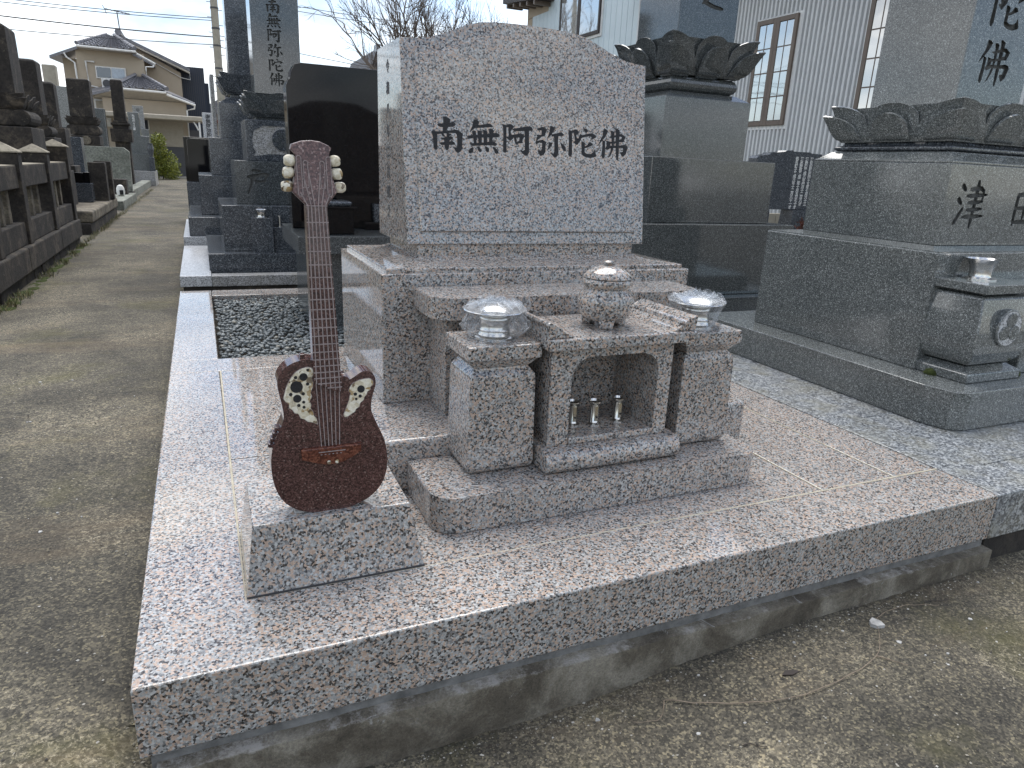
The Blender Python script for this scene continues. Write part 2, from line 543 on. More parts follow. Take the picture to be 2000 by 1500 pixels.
def roundrect(x0, x1, y0, y1, r, n=8, corners=(1, 1, 1, 1)):
    """counter-clockwise from the front left; corners = fl, fr, br, bl"""
    out = []
    for k, (cx, cy, a) in enumerate(((x0, y0, PI), (x1, y0, 1.5 * PI), (x1, y1, 0), (x0, y1, .5 * PI))):
        if not corners[k]:
            out.append((cx, cy))
            continue
        ox = cx + (r if cx == x0 else -r)
        oy = cy + (r if cy == y0 else -r)
        for i in range(n + 1):
            t = a + .5 * PI * i / n
            out.append((ox + r * math.cos(t), oy + r * math.sin(t)))
    return out

def lathe(bm, prof, c, n=32, cap=True):
    b = bmesh.new()
    rings = []
    for r, z in prof:
        rings.append([b.verts.new((c[0] + r * math.cos(2 * PI * i / n), c[1] + r * math.sin(2 * PI * i / n), c[2] + z)) for i in range(n)])
    for p, q in zip(rings, rings[1:]):
        for i in range(n):
            b.faces.new((p[i], p[(i + 1) % n], q[(i + 1) % n], q[i]))
    if cap:
        b.faces.new(rings[0][::-1])
        b.faces.new(rings[-1])
    merge(bm, b)
    return bm

def tube(bm, pts, r, n=6, r1=None):
    pts = [Vector(p) for p in pts]
    b = bmesh.new()
    rings = []
    for i, p in enumerate(pts):
        d = (pts[min(i + 1, len(pts) - 1)] - pts[max(i - 1, 0)]).normalized()
        a = d.cross(Vector((0, 0, 1)))
        if a.length < .01:
            a = d.cross(Vector((1, 0, 0)))
        a.normalize()
        c = d.cross(a)
        q = r if r1 is None else r + (r1 - r) * i / (len(pts) - 1)
        rings.append([b.verts.new(p + (a * math.cos(2 * PI * k / n) + c * math.sin(2 * PI * k / n)) * q) for k in range(n)])
    for p, q in zip(rings, rings[1:]):
        for k in range(n):
            b.faces.new((p[k], p[(k + 1) % n], q[(k + 1) % n], q[k]))
    b.faces.new(rings[0][::-1])
    b.faces.new(rings[-1])
    merge(bm, b)
    return bm

def quads(bm, plist):
    for p in plist:
        bm.faces.new([bm.verts.new(q) for q in p])
    return bm

def carve(o, cutter_bm, mat=None):
    """cut grooves (closed solids, world coordinates) out of a mesh object"""
    me = bpy.data.meshes.new('cutter')
    bmesh.ops.recalc_face_normals(cutter_bm, faces=cutter_bm.faces)
    bmesh.ops.translate(cutter_bm, verts=cutter_bm.verts, vec=-ploc(o))
    cutter_bm.to_mesh(me)
    cutter_bm.free()
    if mat:
        me.materials.append(M[mat])
    c = bpy.data.objects.new('cutter', me)
    COL.objects.link(c)
    c.location = ploc(o)
    md = o.modifiers.new('b', 'BOOLEAN')
    md.operation = 'DIFFERENCE'
    md.solver = 'EXACT'
    md.use_self = True
    md.material_mode = 'TRANSFER'
    md.object = c
    bpy.context.view_layer.update()
    dg = bpy.context.evaluated_depsgraph_get()
    nm = bpy.data.meshes.new_from_object(o.evaluated_get(dg))
    o.modifiers.clear()
    if len(nm.polygons) > 8:
        o.data = nm
    bpy.data.objects.remove(c)

def glyphs(text, size, fn, d0, d1, offset=0.0, step=None):
    """characters of the built-in typeface, one below the other, as closed solids; fn(u, v, d) -> world"""
    out = bmesh.new()
    for i, ch in enumerate(text):
        cu = bpy.data.curves.new('g', 'FONT')
        cu.body = ch
        cu.size = size
        cu.align_x = 'CENTER'
        cu.offset = offset
        cu.extrude = .5
        cu.resolution_u = 3
        ob = bpy.data.objects.new('g', cu)
        COL.objects.link(ob)
        dg = bpy.context.evaluated_depsgraph_get()
        me = bpy.data.meshes.new_from_object(ob.evaluated_get(dg))
        for v in me.vertices:
            d = d0 if v.co.z < 0 else d1
            v.co = fn(v.co.x, v.co.y - i * (step or size), d)
        b = bmesh.new()
        b.from_mesh(me)
        bmesh.ops.remove_doubles(b, verts=b.verts, dist=1e-5)
        merge(out, b)
        bpy.data.objects.remove(ob)
        bpy.data.curves.remove(cu)
        bpy.data.meshes.remove(me)
    return out

CHARS = [(1.088,1.159,[[(-158,636),(-38,644),(137,553),(115,456),(95,365),(5,206),(-56,62),(-183,74),(-180,170),(-152,388),(-154,541)],[(-393,341),(-371,374),(-159,388),(98,436),(241,467),(319,437),(331,367),(279,313),(78,275),(-135,249),(-276,253),(-353,287)],[(-632,92),(-576,121),(-396,42),(-404,-393),(-409,-534),(-459,-575),(-529,-553),(-562,-491),(-571,-146)],[(-576,108),(-394,93),(-182,112),(146,163),(362,195),(434,180),(632,63),(594,-30),(371,9),(330,71),(129,66),(-142,31),(-412,-10),(-496,-2)],[(372,48),(625,69),(592,-82),(574,-473),(528,-566),(410,-644),(338,-614),(228,-458),(358,-432),(382,-353),(382,-94)],[(-256,25),(-156,37),(-116,-19),(-103,-82),(-188,-74)],[(-28,51),(128,47),(156,10),(53,-73),(-39,-78)],[(-282,-137),(-90,-107),(140,-49),(217,-90),(209,-142),(49,-202),(-192,-196)],[(-351,-300),(-223,-281),(62,-240),(192,-220),(277,-267),(310,-343),(58,-369),(-255,-385)],[(-117,-70),(53,-73),(78,-188),(40,-499),(-19,-567),(-90,-544),(-115,-455),(-136,-225)]]),(1.234,1.158,[[(-391,619),(-259,627),(-158,543),(-235,395),(-385,282),(-534,169),(-556,181),(-455,382)],[(-323,416),(-57,445),(212,508),(301,507),(390,433),(404,395),(269,374),(-148,329),(-340,311)],[(-467,199),(-386,230),(-306,196),(-288,-261),(-398,-267)],[(-253,238),(-91,221),(-63,158),(-80,-250),(-206,-257)],[(-16,271),(147,248),(167,171),(136,-239),(9,-245)],[(223,318),(342,319),(439,266),(414,159),(347,-201),(226,-234),(241,123)],[(-676,18),(-449,44),(-5,109),(445,180),(573,181),(670,121),(676,61),(577,23),(141,-1),(-304,-39),(-555,-86),(-642,-58)],[(-581,-243),(-456,-237),(-12,-194),(363,-134),(483,-161),(550,-244),(526,-285),(-14,-293),(-444,-347),(-532,-313)],[(-445,-380),(-417,-438),(-450,-571),(-540,-627),(-612,-605),(-640,-527),(-564,-445)],[(-275,-352),(-194,-361),(-85,-474),(-94,-540),(-169,-564),(-227,-507)],[(45,-329),(134,-344),(230,-432),(220,-512),(145,-549),(86,-505)],[(352,-333),(465,-341),(599,-467),(616,-533),(543,-603),(468,-554)]]),(1.379,1.155,[[(-665,553),(-577,554),(-482,477),(-492,-152),(-485,-447),(-559,-510),(-642,-454),(-620,155),(-627,426)],[(-589,532),(-469,529),(-348,579),(-240,565),(-156,486),(-242,386),(-309,299),(-270,196),(-174,117),(-211,31),(-309,-37),(-394,-21),(-489,68),(-500,99),(-404,104),(-390,210),(-412,355),(-398,450),(-495,444)],[(-254,396),(-157,423),(185,486),(431,543),(579,531),(665,451),(627,385),(281,354),(-146,319)],[(282,365),(491,388),(483,-400),(445,-509),(333,-579),(246,-540),(64,-361),(223,-392),(298,-345),(303,101)],[(-245,187),(-63,197),(-43,-87),(30,-125),(-56,-182),(-116,-133),(-174,75)],[(-209,189),(84,248),(206,234),(304,165),(216,33),(190,-106),(-19,-128),(-30,-44),(56,-28),(70,99),(-40,93),(-186,106)]]),(1.524,1.156,[[(-621,468),(-370,547),(-295,541),(-157,453),(-233,320),(-272,189),(-423,185),(-409,374),(-421,416),(-547,387)],[(-635,243),(-498,240),(-322,261),(-272,200),(-423,170),(-574,44),(-675,-26),(-649,61),(-598,171)],[(-687,-26),(-574,22),(-373,65),(-197,-11),(-236,-196),(-237,-391),(-314,-502),(-453,-563),(-516,-512),(-590,-354),(-452,-358),(-401,-291),(-387,-75),(-500,-49),(-663,-132)],[(-29,610),(85,596),(199,538),(135,405),(7,247),(-196,81),(-107,241),(-56,394)],[(33,292),(263,337),(481,404),(597,313),(571,258),(314,232),(33,206)],[(135,255),(339,234),(326,-38),(351,-363),(312,-517),(183,-610),(106,-548),(-34,-414),(119,-439),(158,-350),(160,62)],[(-96,-6),(83,-29),(44,-139),(-174,-366),(-109,-168)],[(416,0),(571,-69),(674,-172),(687,-325),(597,-329),(506,-224)]]),(1.67,1.16,[[(-668,468),(-564,452),(-491,348),(-490,-462),(-550,-570),(-615,-556),(-667,-492),(-642,-31),(-655,360)],[(-590,440),(-460,448),(-356,508),(-251,482),(-158,400),(-303,271),(-263,164),(-197,168),(-119,347),(-39,286),(-91,86),(-262,-99),(-328,-81),(-459,22),(-354,50),(-368,136),(-407,309),(-381,365),(-499,358)],[(12,578),(171,562),(265,479),(185,398),(119,416)],[(-145,324),(-13,299),(305,383),(439,397),(587,343),(668,259),(467,160),(387,122),(413,245),(306,272),(14,212),(-92,152)],[(308,41),(428,25),(491,-61),(229,-174),(69,-215),(56,-160),(202,-86)],[(-70,47),(41,38),(121,-13),(96,-169),(97,-368),(204,-419),(391,-410),(498,-349),(546,-225),(661,-476),(608,-523),(365,-578),(151,-554),(4,-495),(-49,-419),(-50,-176)]]),(1.815,1.161,[[(-470,586),(-347,582),(-237,511),(-371,291),(-559,81),(-728,-73),(-614,145),(-508,328)],[(-519,150),(-383,112),(-379,-178),(-395,-516),(-457,-590),(-539,-533),(-554,-411),(-516,-140)],[(-221,289),(-70,319),(259,428),(425,437),(617,335),(514,115),(236,100),(235,190),(387,210),(427,313),(316,330),(-69,241),(-166,258)],[(-320,138),(-150,102),(263,158),(264,79),(-122,25),(-148,-54),(266,-33),(516,9),(657,-13),(728,-89),(635,-355),(496,-471),(426,-445),(326,-290),(465,-272),(505,-134),(435,-115),(-119,-154),(-283,-230),(-379,-178),(-312,-63),(-314,49)],[(-142,527),(-18,535),(65,484),(43,68),(-8,-250),(-142,-482),(-238,-549),(-131,-301),(-65,-50),(-85,374)],[(90,635),(187,636),(318,577),(292,81),(285,-326),(247,-600),(206,-636),(163,-581),(129,-153),(134,476)]])]
def loft(bm, secs, cap=True):
    """stack of rectangular sections (z, x0, x1, y0, y1)"""
    b = bmesh.new()
    rings = [[b.verts.new(p) for p in ((x0, y0, z), (x1, y0, z), (x1, y1, z), (x0, y1, z))] for z, x0, x1, y0, y1 in secs]
    for p, q in zip(rings, rings[1:]):
        for i in range(4):
            b.faces.new((p[i], p[(i + 1) % 4], q[(i + 1) % 4], q[i]))
    if cap:
        b.faces.new(rings[0][::-1])
        b.faces.new(rings[-1])
    merge(bm, b)
    return bm

def inset(secs, x0, x1, y0, y1):
    return [(z, x0 + d, x1 - d, y0 + d, y1 - d) for z, d in secs]

def soften(bm, r=.003, ang=25):
    es = [e for e in bm.edges if len(e.link_faces) == 2 and e.calc_face_angle(0) > math.radians(ang)]
    bmesh.ops.bevel(bm, geom=es, offset=r, segments=2, profile=.5, affect='EDGES')
    return bm

def chaikin(p, n=2):
    for _ in range(n):
        q = []
        for i in range(len(p)):
            a, b = p[i], p[(i + 1) % len(p)]
            q += [(a[0] * .75 + b[0] * .25, a[1] * .75 + b[1] * .25), (a[0] * .25 + b[0] * .75, a[1] * .25 + b[1] * .75)]
        p = q
    return p

def strokes(k, cx, cz, s, fn, d0, d1):
    """the brushed character k as closed solids, centred at (cx, cz), s times its size on the main stone"""
    b = bmesh.new()
    for j, st in enumerate(CHARS[k][2]):
        p = [(cx + u * 1e-4 * s, cz + v * 1e-4 * s) for u, v in st]
        e = j * 2e-5
        prism(b, p, fn, d0 - e, d1 + e)
    return b

def brush(lines, cx, cz, s, fn, d0, d1):
    """a character from brush lines [(w, (x, y), ...)] on a 0..10 grid, as closed solids"""
    b = bmesh.new()
    for j, (w_, *pts) in enumerate(lines):
        P_ = [Vector(((x - 5) * s / 10, (5 - y) * s / 10)) for x, y in pts]
        n = len(P_)
        L_, R_ = [], []
        for i, q in enumerate(P_):
            d = (P_[min(i + 1, n - 1)] - P_[max(i - 1, 0)]).normalized()
            k = w_ * s / 20 * (1.15 if i == 0 else (.8 if i == n - 1 else 1.0))
            ex = d * k * .7 if i == n - 1 else (-d * k * .4 if i == 0 else Vector((0, 0)))
            nn = Vector((-d.y, d.x)) * k
            L_.append(q + nn + ex)
            R_.append(q - nn + ex)
        pl_ = [(cx + v.x, cz + v.y) for v in L_ + R_[::-1]]
        e = j * 2e-5
        prism(b, chaikin(pl_, 1), fn, d0 - e, d1 + e)
    return b
KAN = {'tsu': [(1.1, (1.2, 1.2), (2.4, 2.2)), (1.1, (.6, 4.0), (1.8, 5.0)), (1.0, (.6, 9.2), (1.6, 7.6), (2.6, 6.0)), (1.0, (4.0, 2.0), (8.6, 1.6), (8.4, 4.4)), (.9, (3.2, 3.4), (9.6, 3.0)), (.9, (4.0, 4.8), (8.6, 4.5)), (.9, (4.0, 6.3), (8.8, 6.0)), (.9, (3.0, 7.8), (9.6, 7.5)), (1.2, (6.2, .3), (6.2, 5), (6.0, 9.9))],
       'den': [(1.3, (1.4, 1.4), (1.3, 5), (1.4, 9.2)), (1.2, (1.4, 1.6), (8.8, 1.2)), (1.3, (8.8, 1.2), (8.9, 5), (8.7, 9.2)), (1.1, (1.6, 8.6), (8.6, 8.5)), (1.0, (1.6, 5.0), (8.6, 4.8)), (1.1, (5.1, 1.6), (5.0, 8.4))],
       'to': [(1.2, (3.2, 1.0), (6.2, 1.3)), (1.3, (1.4, 3.6), (4.5, 3.0), (8.4, 2.2), (9.0, 2.8)), (1.0, (3.6, 3.6), (4.2, 5.4), (7.4, 5.0)), (.9, (8.4, 3.0), (7.4, 5.4)), (1.0, (3.0, 3.8), (2.6, 6.5), (1.2, 9.6))],
       'no': [(1.3, (4.4, .6), (5.6, 1.8)), (1.1, (1.8, 3.6), (7.6, 3.0), (4.4, 6.2), (1.6, 8.4)), (1.3, (2.0, 7.6), (5.0, 8.8), (9.4, 9.2))]}

# ------------------------------------------------------------------ ground and walk
def smooth(a, b, x):
    t = min(1, max(0, (x - a) / (b - a)))
    return t * t * (3 - 2 * t)

def walk_z(x, y):
    z = -.19
    if y < .3:
        f = smooth(-.25, .55, x) * (1 - smooth(.05, .3, y) * (x < 0))
        z = -.19 + f * (-.165 + .07 * smooth(.8, 1.9, x))
    return z + .006 * noise.noise((x * 1.3, y * 1.3, 0)) + .0025 * noise.noise((x * 9, y * 9, 3))

def sheet(bm, xs, ys):
    g = [[bm.verts.new((x, y, walk_z(x, y))) for x in xs] for y in ys]
    for j in range(len(ys) - 1):
        for i in range(len(xs) - 1):
            bm.faces.new((g[j][i], g[j][i + 1], g[j + 1][i + 1], g[j + 1][i]))

def lin(a, b, n):
    return [a + (b - a) * i / n for i in range(n + 1)]
g = bmesh.new()
quads(g, [[(-400, -60, -.42), (400, -60, -.42), (400, 900, -.42), (-400, 900, -.42)]])
tag(obj('ground', g, 'ground'), kind='structure')
g = bmesh.new()
sheet(g, lin(-2.2, 7, 115), lin(-3.0, .15, 42))
sheet(g, lin(-2.2, .06, 28), lin(.15, 12, 100))
sheet(g, lin(-2.2, .06, 16), lin(12, 46, 70))
tag(obj('path', g, 'path', smooth=True), kind='structure')
g = bmesh.new()
quads(g, [[(-30, 38.5, -.17), (14, 38.5, -.17), (14, 43.4, -.17), (-30, 43.4, -.17)]])
tag(obj('road', g, 'ground'), kind='structure')

# ------------------------------------------------------------------ the granite plot
plot = thing('grave_plot', (0, 0, -.18), 'pink speckled granite grave platform with broad front kerb beside the walk', 'grave plot')
K = .0016
def slab(name, mat, x0, x1, y0, y1, z0=-.18, z1=0, bev=.004):
    return box(name, mat, plot, x0 + K, x1 - K, y0 + K, y1 - K, z0, z1 + rnd.uniform(-.0006, .0006), bev)
bm = prism(bmesh.new(), [(K, K), (2.768 - K, K), (2.768 - K, .2385), (.2305, .2385), (.2305, 2.3185), (K, 2.3185)], XY, -.18, 0, .005, 2)
obj('front_kerb', bm, 'pink', plot)
slab('cross_kerb', 'pink', 0, 2.768, 2.32, 2.56)
slab('side_kerb', 'pink', 0, .232, 2.56, 4.70)
slab('back_kerb', 'pink', .232, 2.768, 4.45, 4.70)
G = .0045
for (xa, xb) in ((.232, 2.168), (2.168, 2.532), (2.532, 2.768)):
    for (ya, yb) in ((.240, 1.152), (1.152, 2.08), (2.08, 2.32)):
        slab('paving_slab', 'pink', xa + (G if xa < 1 else .003), xb - .003, ya + (G if ya < .5 else .001), yb - .001, -.1, -.0012, .002)
bm = bmesh.new()
bx(bm, .2318, .2388, .2405, 2.3195, -.08, -.0008)
bx(bm, .2390, 2.767, .2395, .2460, -.08, -.0009)
bx(bm, 2.1652, 2.1708, .2465, 2.32, -.08, -.0010)
bx(bm, 2.5292, 2.5348, .2465, 2.32, -.08, -.0010)
obj('grout_joint', bm, 'grout', plot)
# mortar bed and the old concrete footing along the front
bm = bmesh.new()
def ribbon(bm, ys, zs0, zs1, x0, x1, n, amp0, amp1, seed):
    b = bmesh.new()
    rows = []
    for i in range(n + 1):
        x = x0 + (x1 - x0) * i / n
        a = noise.noise((x * 3.1, seed, 0)) * amp0 + noise.noise((x * 15, seed, 4)) * amp0 * .5
        c = noise.noise((x * 3.7, seed + 9, 0)) * amp1 + noise.noise((x * 21, seed, 7)) * amp1 * .5
        rows.append([b.verts.new((x, ys[0] + c, zs0)), b.verts.new((x, ys[0] + c * .6, zs1 + a)), b.verts.new((x, ys[1], zs1 + a * .4 + .004)), b.verts.new((x, ys[1], zs0))])
    for p, q in zip(rows, rows[1:]):
        for k in range(4):
            b.faces.new((p[k], q[k], q[(k + 1) % 4], p[(k + 1) % 4]))
    b.faces.new(rows[0])
    b.faces.new(rows[-1][::-1])
    merge(bm, b)
ribbon(bm, (.012, .2), -.30, -.181, .02, 2.76, 160, .0003, .004, 1.5)
obj('mortar_bed', bm, 'mortar', plot)
bm = bmesh.new()
ribbon(bm, (-.028, .2), -.47, -.210, .03, 2.77, 300, .007, .008, 5.5)
obj('concrete_footing', bm, 'cbase', plot)
bm = bmesh.new()
bx(bm, .03, 2.74, .25, 4.68, -.42, -.10)
obj('plot_fill', bm, 'soil', plot)

# pebble bed
def pebbles():
    base = bmesh.new()
    bmesh.ops.create_icosphere(base, subdivisions=1, radius=1)
    bv = [v.co.copy() for v in base.verts]
    bf = [[v.index for v in f.verts] for f in base.faces]
    base.free()
    V, F = [], []
    r = random.Random(3)
    pts = []
    y = 2.585
    row = 0
    while y < 4.44:
        x = .255 + (.013 if row % 2 else 0)
        while x < 1.75:
            pts.append((x + r.uniform(-.009, .009), y + r.uniform(-.008, .008), r.uniform(-.052, -.026)))
            x += .027
        y += .0235
        row += 1
    pts += [(r.uniform(.26, 1.7), r.uniform(2.6, 4.42), r.uniform(-.030, -.014)) for _ in range(700)]
    for (px, py, pz) in pts:
        a = r.uniform(.010, .021)
        rot = Matrix.Rotation(r.uniform(0, 6.28), 3, 'Z') @ Matrix.Rotation(r.uniform(-.35, .35), 3, 'X') @ Matrix.Rotation(r.uniform(-.35, .35), 3, 'Y')
        sc = Vector((a, a * r.uniform(.6, .85), a * r.uniform(.4, .6)))
        o = len(V)
        sx = r.uniform(-.25, .25)
        for v in bv:
            q = Vector((v.x * sc.x * (1 + sx * v.y), v.y * sc.y, v.z * sc.z))
            V.append(tuple(rot @ q + Vector((px, py, pz))))
        F += [[o + k for k in f] for f in bf]
    me = bpy.data.meshes.new('pebbles')
    me.from_pydata(V, [], F)
    for p in me.polygons:
        p.use_smooth = True
    me.materials.append(M['pebble'])
    o = bpy.data.objects.new('pebbles', me)
    COL.objects.link(o)
    tag(o, 'rounded blue grey pebbles filling the bed behind the guitar', 'pebbles', kind='stuff')
pebbles()

# ------------------------------------------------------------------ main gravestone
gs = thing('gravestone', (1.446, 1.45, 0), 'pink granite gravestone with curved top and six black characters', 'gravestone')
bm = bmesh.new()
bx(bm, .70, 2.19, .70, 1.97, .0005, .185, .018, 4)
obj('lower_step', bm, 'pink', gs, True)
box('pedestal', 'pink', gs, .780, 2.112, 1.071, 1.862, .1855, .669, .004)
box('step_joint', 'darkgap', gs, .784, 2.108, 1.0735, 1.858, .182, .1885, 0)
bm = loft(bmesh.new(), inset([(.665, .022), (.684, .022), (.6855, .0235), (.687, .028)], .780, 2.112, 1.071, 1.862) + [(.700, .93, 1.962, 1.205, 1.715), (.708, .950, 1.942, 1.225, 1.695), (.712, .955, 1.937, 1.232, 1.69)])
obj('pedestal_crown', soften(bm, .002, 15), 'pink', gs)
box('neck', 'pink', gs, .962, 1.932, 1.250, 1.680, .700, .760, .003)
box('neck_joint', 'darkgap', gs, .966, 1.928, 1.254, 1.676, .709, .7145, 0)
KF = (1.343 - 1.24) / (1.482 - .755)
def FACE(u, v, d):
    """front of the headstone leans back; d < 0 stands proud of it, d = 9 is the back"""
    return (u, 1.70, v) if d >= 9 else (u, 1.24 + KF * (v - .755) + d, v)
half = [(.529, 1.483), (.47, 1.486), (.43, 1.492), (.395, 1.502), (.35, 1.518), (.305, 1.537), (.262, 1.555), (.21, 1.5685), (.15, 1.5745), (.075, 1.578), (0, 1.579)]
def arch(cx, sx, dz, zb):
    L_ = [(cx - u * sx, v + dz) for u, v in half]
    return [(cx - .529 * sx, zb)] + L_ + [(2 * cx - a, b) for a, b in L_[-2::-1]] + [(cx + .529 * sx, zb)]
CX = 1.449
bm = prism(bmesh.new(), arch(CX, 1, 0, .755), FACE, 0, 9, .004)
obj('headstone', bm, 'pink', gs)
bm = bmesh.new()
b = bmesh.new()
po, pi_ = arch(CX, .912, -.043, .800), arch(CX, .897, -.050, .808)
va = [b.verts.new(FACE(u, v, .001)) for u, v in po]
vb = [b.verts.new(FACE(u, v, -.011)) for u, v in pi_]
for i in range(len(po)):
    j = (i + 1) % len(po)
    b.faces.new((va[i], va[j], vb[j], vb[i]))
b.faces.new(vb)
b.faces.new(va[::-1])
merge(bm, b)
obj('face_panel', bm, 'pink', gs)
for k in range(6):
    bm = strokes(k, CHARS[k][0], CHARS[k][1], 1, FACE, -.0113, -.0112)
    for v in bm.verts:
        pass
    obj('engraved_character', bm, 'blackpaint', gs)
SIDE = lambda u, v, d: (.92 + d, 1.525 - u, v)
obj('side_inscription', glyphs('令和八年二月建之', .052, lambda u, v, d: SIDE(u * .95, 1.385 + v, d), -.0012, .002, .0007, .078), 'blackpaint', gs)
bm = prism(bmesh.new(), roundrect(.895, 1.998, .815, 1.0705, .085, 10, (1, 1, 0, 0)), XY, .550, .624, .006, 3)
obj('offering_shelf', bm, 'pink', gs)
box('shelf_support', 'pink', gs, .960, 1.932, .886, 1.0705, .1858, .5495, .003)

# front plinth, pillars, incense stand
pl = prism(bmesh.new(), roundrect(.770, 1.992, .380, .6985, .075, 12, (1, 1, 0, 0)), XY, .0006, .115, .007, 3)
tag(obj('plinth', pl, 'pink', loc=(1.38, .54, 0)), 'low pink granite plinth with rounded corners carrying pillars and incense stand', 'plinth')

def pillar(x0, x1, y0, y1, zb, label, group, mat='pink'):
    t = thing('flower_pillar', ((x0 + x1) / 2, (y0 + y1) / 2, zb), label, 'flower pillar', group)
    s = [(zb, .024), (zb + .004, .013), (zb + .012, .006), (zb + .026, .002), (zb + .3, .006), (zb + .322, .008), (zb + .340, .022), (zb + .348, .027)]
    obj('body', soften(loft(bmesh.new(), inset(s, x0 + .006, x1 - .004, y0 + .008, y1 - .006)), .003, 22), mat, t)
    s = [(zb + .3475, .029), (zb + .369, .012), (zb + .375, .003), (zb + .377, 0), (zb + .4205, 0)]
    obj('cap', soften(loft(bmesh.new(), inset(s, x0, x1, y0, y1)), .003, 22), mat, t)
    return t
pillar(.905, 1.147, .503, .722, .1158, 'square pink granite pillar beside the guitar, plastic wrapped cup on top', 'flower pillars')
pillar(1.694, 1.936, .503, .722, .1158, 'square pink granite pillar right of the incense stand', 'flower pillars')

st = thing('incense_stand', (1.42, .6, .1158), 'pink granite incense stand with arched niche and curled ends', 'incense stand')
bm = prism(bmesh.new(), chaikin([(.433, .1165), (.433, .190), (.60, .190), (.80, .188), (.80, .1165)], 0) if 0 else [(.455, .1165), (.441, .122), (.433, .135), (.430, .152), (.433, .168), (.443, .182), (.458, .189), (.475, .191), (.80, .191), (.80, .1165)], YZ, 1.152, 1.668, .008, 3)
obj('rolled_base', bm, 'pink', st, True)
oz, ox0, ox1, rr = .486, 1.252, 1.582, .062
pts = [(1.176, .191), (ox0, .191)]
pts += [(ox0, oz - rr)] + [(ox0 + rr - rr * math.cos(t), oz - rr + rr * math.sin(t)) for t in lin(.15, PI / 2, 7)]
pts += [(ox1 - rr + rr * math.sin(t), oz - rr + rr * math.cos(t)) for t in lin(0, PI / 2 - .15, 7)] + [(ox1, oz - rr)]
pts += [(ox1, .191), (1.636, .191), (1.636, .5195), (1.176, .5195)]
obj('arched_frame', prism(bmesh.new(), pts, XZ, .490, .760, .003), 'pink', st)
box('back_panel', 'pink', st, 1.19, 1.62, .7605, .795, .191, .5195, .002)
box('niche_floor', 'pink', st, 1.2535, 1.5805, .486, .7595, .1915, .2150, .004)
box('top_slab', 'pink', st, 1.148, 1.700, .455, .800, .520, .557, .005, 3)
finp = [(0, 0), (.088, 0), (.080, .006), (.062, .010), (.050, .018), (.044, .030), (.030, .034), (.018, .042), (.006, .050), (-.003, .049), (-.006, .042), (0, .030)]
bm = prism(bmesh.new(), [(1.150 + u, .5575 + v) for u, v in finp], XZ, .468, .790, .003)
obj('curled_end', bm, 'pink', st)
bm = prism(bmesh.new(), [(1.698 - u, .5575 + v) for u, v in finp][::-1], XZ, .468, .790, .003)
obj('curled_end', bm, 'pink', st)

cn = thing('incense_burner', (1.427, .610, .557), 'round lidded pink granite incense burner on three feet', 'incense burner')
c0 = (1.427, .610, .5575)
obj('bowl', lathe(bmesh.new(), [(.045, .018), (.066, .022), (.084, .040), (.094, .065), (.0955, .088), (.088, .110), (.078, .122), (.074, .128), (.076, .133), (.083, .138), (.0855, .146), (.084, .154), (.079, .159), (.05, .160)], c0, 48), 'pink', cn, True)
obj('lid', lathe(bmesh.new(), [(.079, .1605), (.081, .163), (.0795, .169), (.066, .182), (.046, .193), (.026, .199), (.012, .201)], c0, 48), 'pink', cn, True)
obj('knob', lathe(bmesh.new(), [(.010, .199), (.012, .203), (.017, .207), (.0175, .212), (.012, .2165), (.003, .218)], c0, 24), 'pink', cn, True)
for a in (-115, 5, 125):
    a = math.radians(a)
    f = bmesh.new()
    bx(f, -.022, .022, -.016, .016, 0, .040, .005, 3, top=(-.005, -.003))
    bmesh.ops.rotate(f, verts=f.verts, matrix=Matrix.Rotation(a + PI / 2, 3, 'Z'))
    bmesh.ops.translate(f, verts=f.verts, vec=(c0[0] + .058 * math.cos(a), c0[1] + .058 * math.sin(a), c0[2]))
    obj('foot', f, 'pink', cn)

def candle_holder(x, y, z, label):
    t = thing('candle_holder', (x, y, z), label, 'candle holder', 'steel holders in the niche')
    k = 1.22
    obj('stem', lathe(bmesh.new(), [(r * k, h * k) for r, h in [(.021, 0), (.021, .003), (.015, .006), (.0125, .010), (.0125, .058), (.015, .061), (.0195, .066), (.0195, .069), (.016, .070), (.013, .064), (.002, .062)]], (x, y, z), 24), 'steel', t, True)
    f = bmesh.new()
    bx(f, x - .0065, x + .0065, y - .0165, y - .0138, z + .014, z + .068, .001, 1)
    obj('slot_plate', f, 'brass', t)
    f = bmesh.new()
    lathe(f, [(.0035, 0), (.0035, .002)], (0, 0, 0), 10)
    bmesh.ops.rotate(f, verts=f.verts, matrix=Matrix.Rotation(PI / 2, 3, 'X'))
    bmesh.ops.translate(f, verts=f.verts, vec=(x + .001, y - .0166, z + .029))
    obj('hole', f, 'blackpaint', t)
    return t
candle_holder(1.402, .585, .2152, 'small steel holder in the middle of the stone niche')
candle_holder(1.500, .590, .2152, 'small steel holder on the right in the stone niche')
candle_holder(1.326, .600, .2152, 'steel holder half hidden by the niche left jamb')

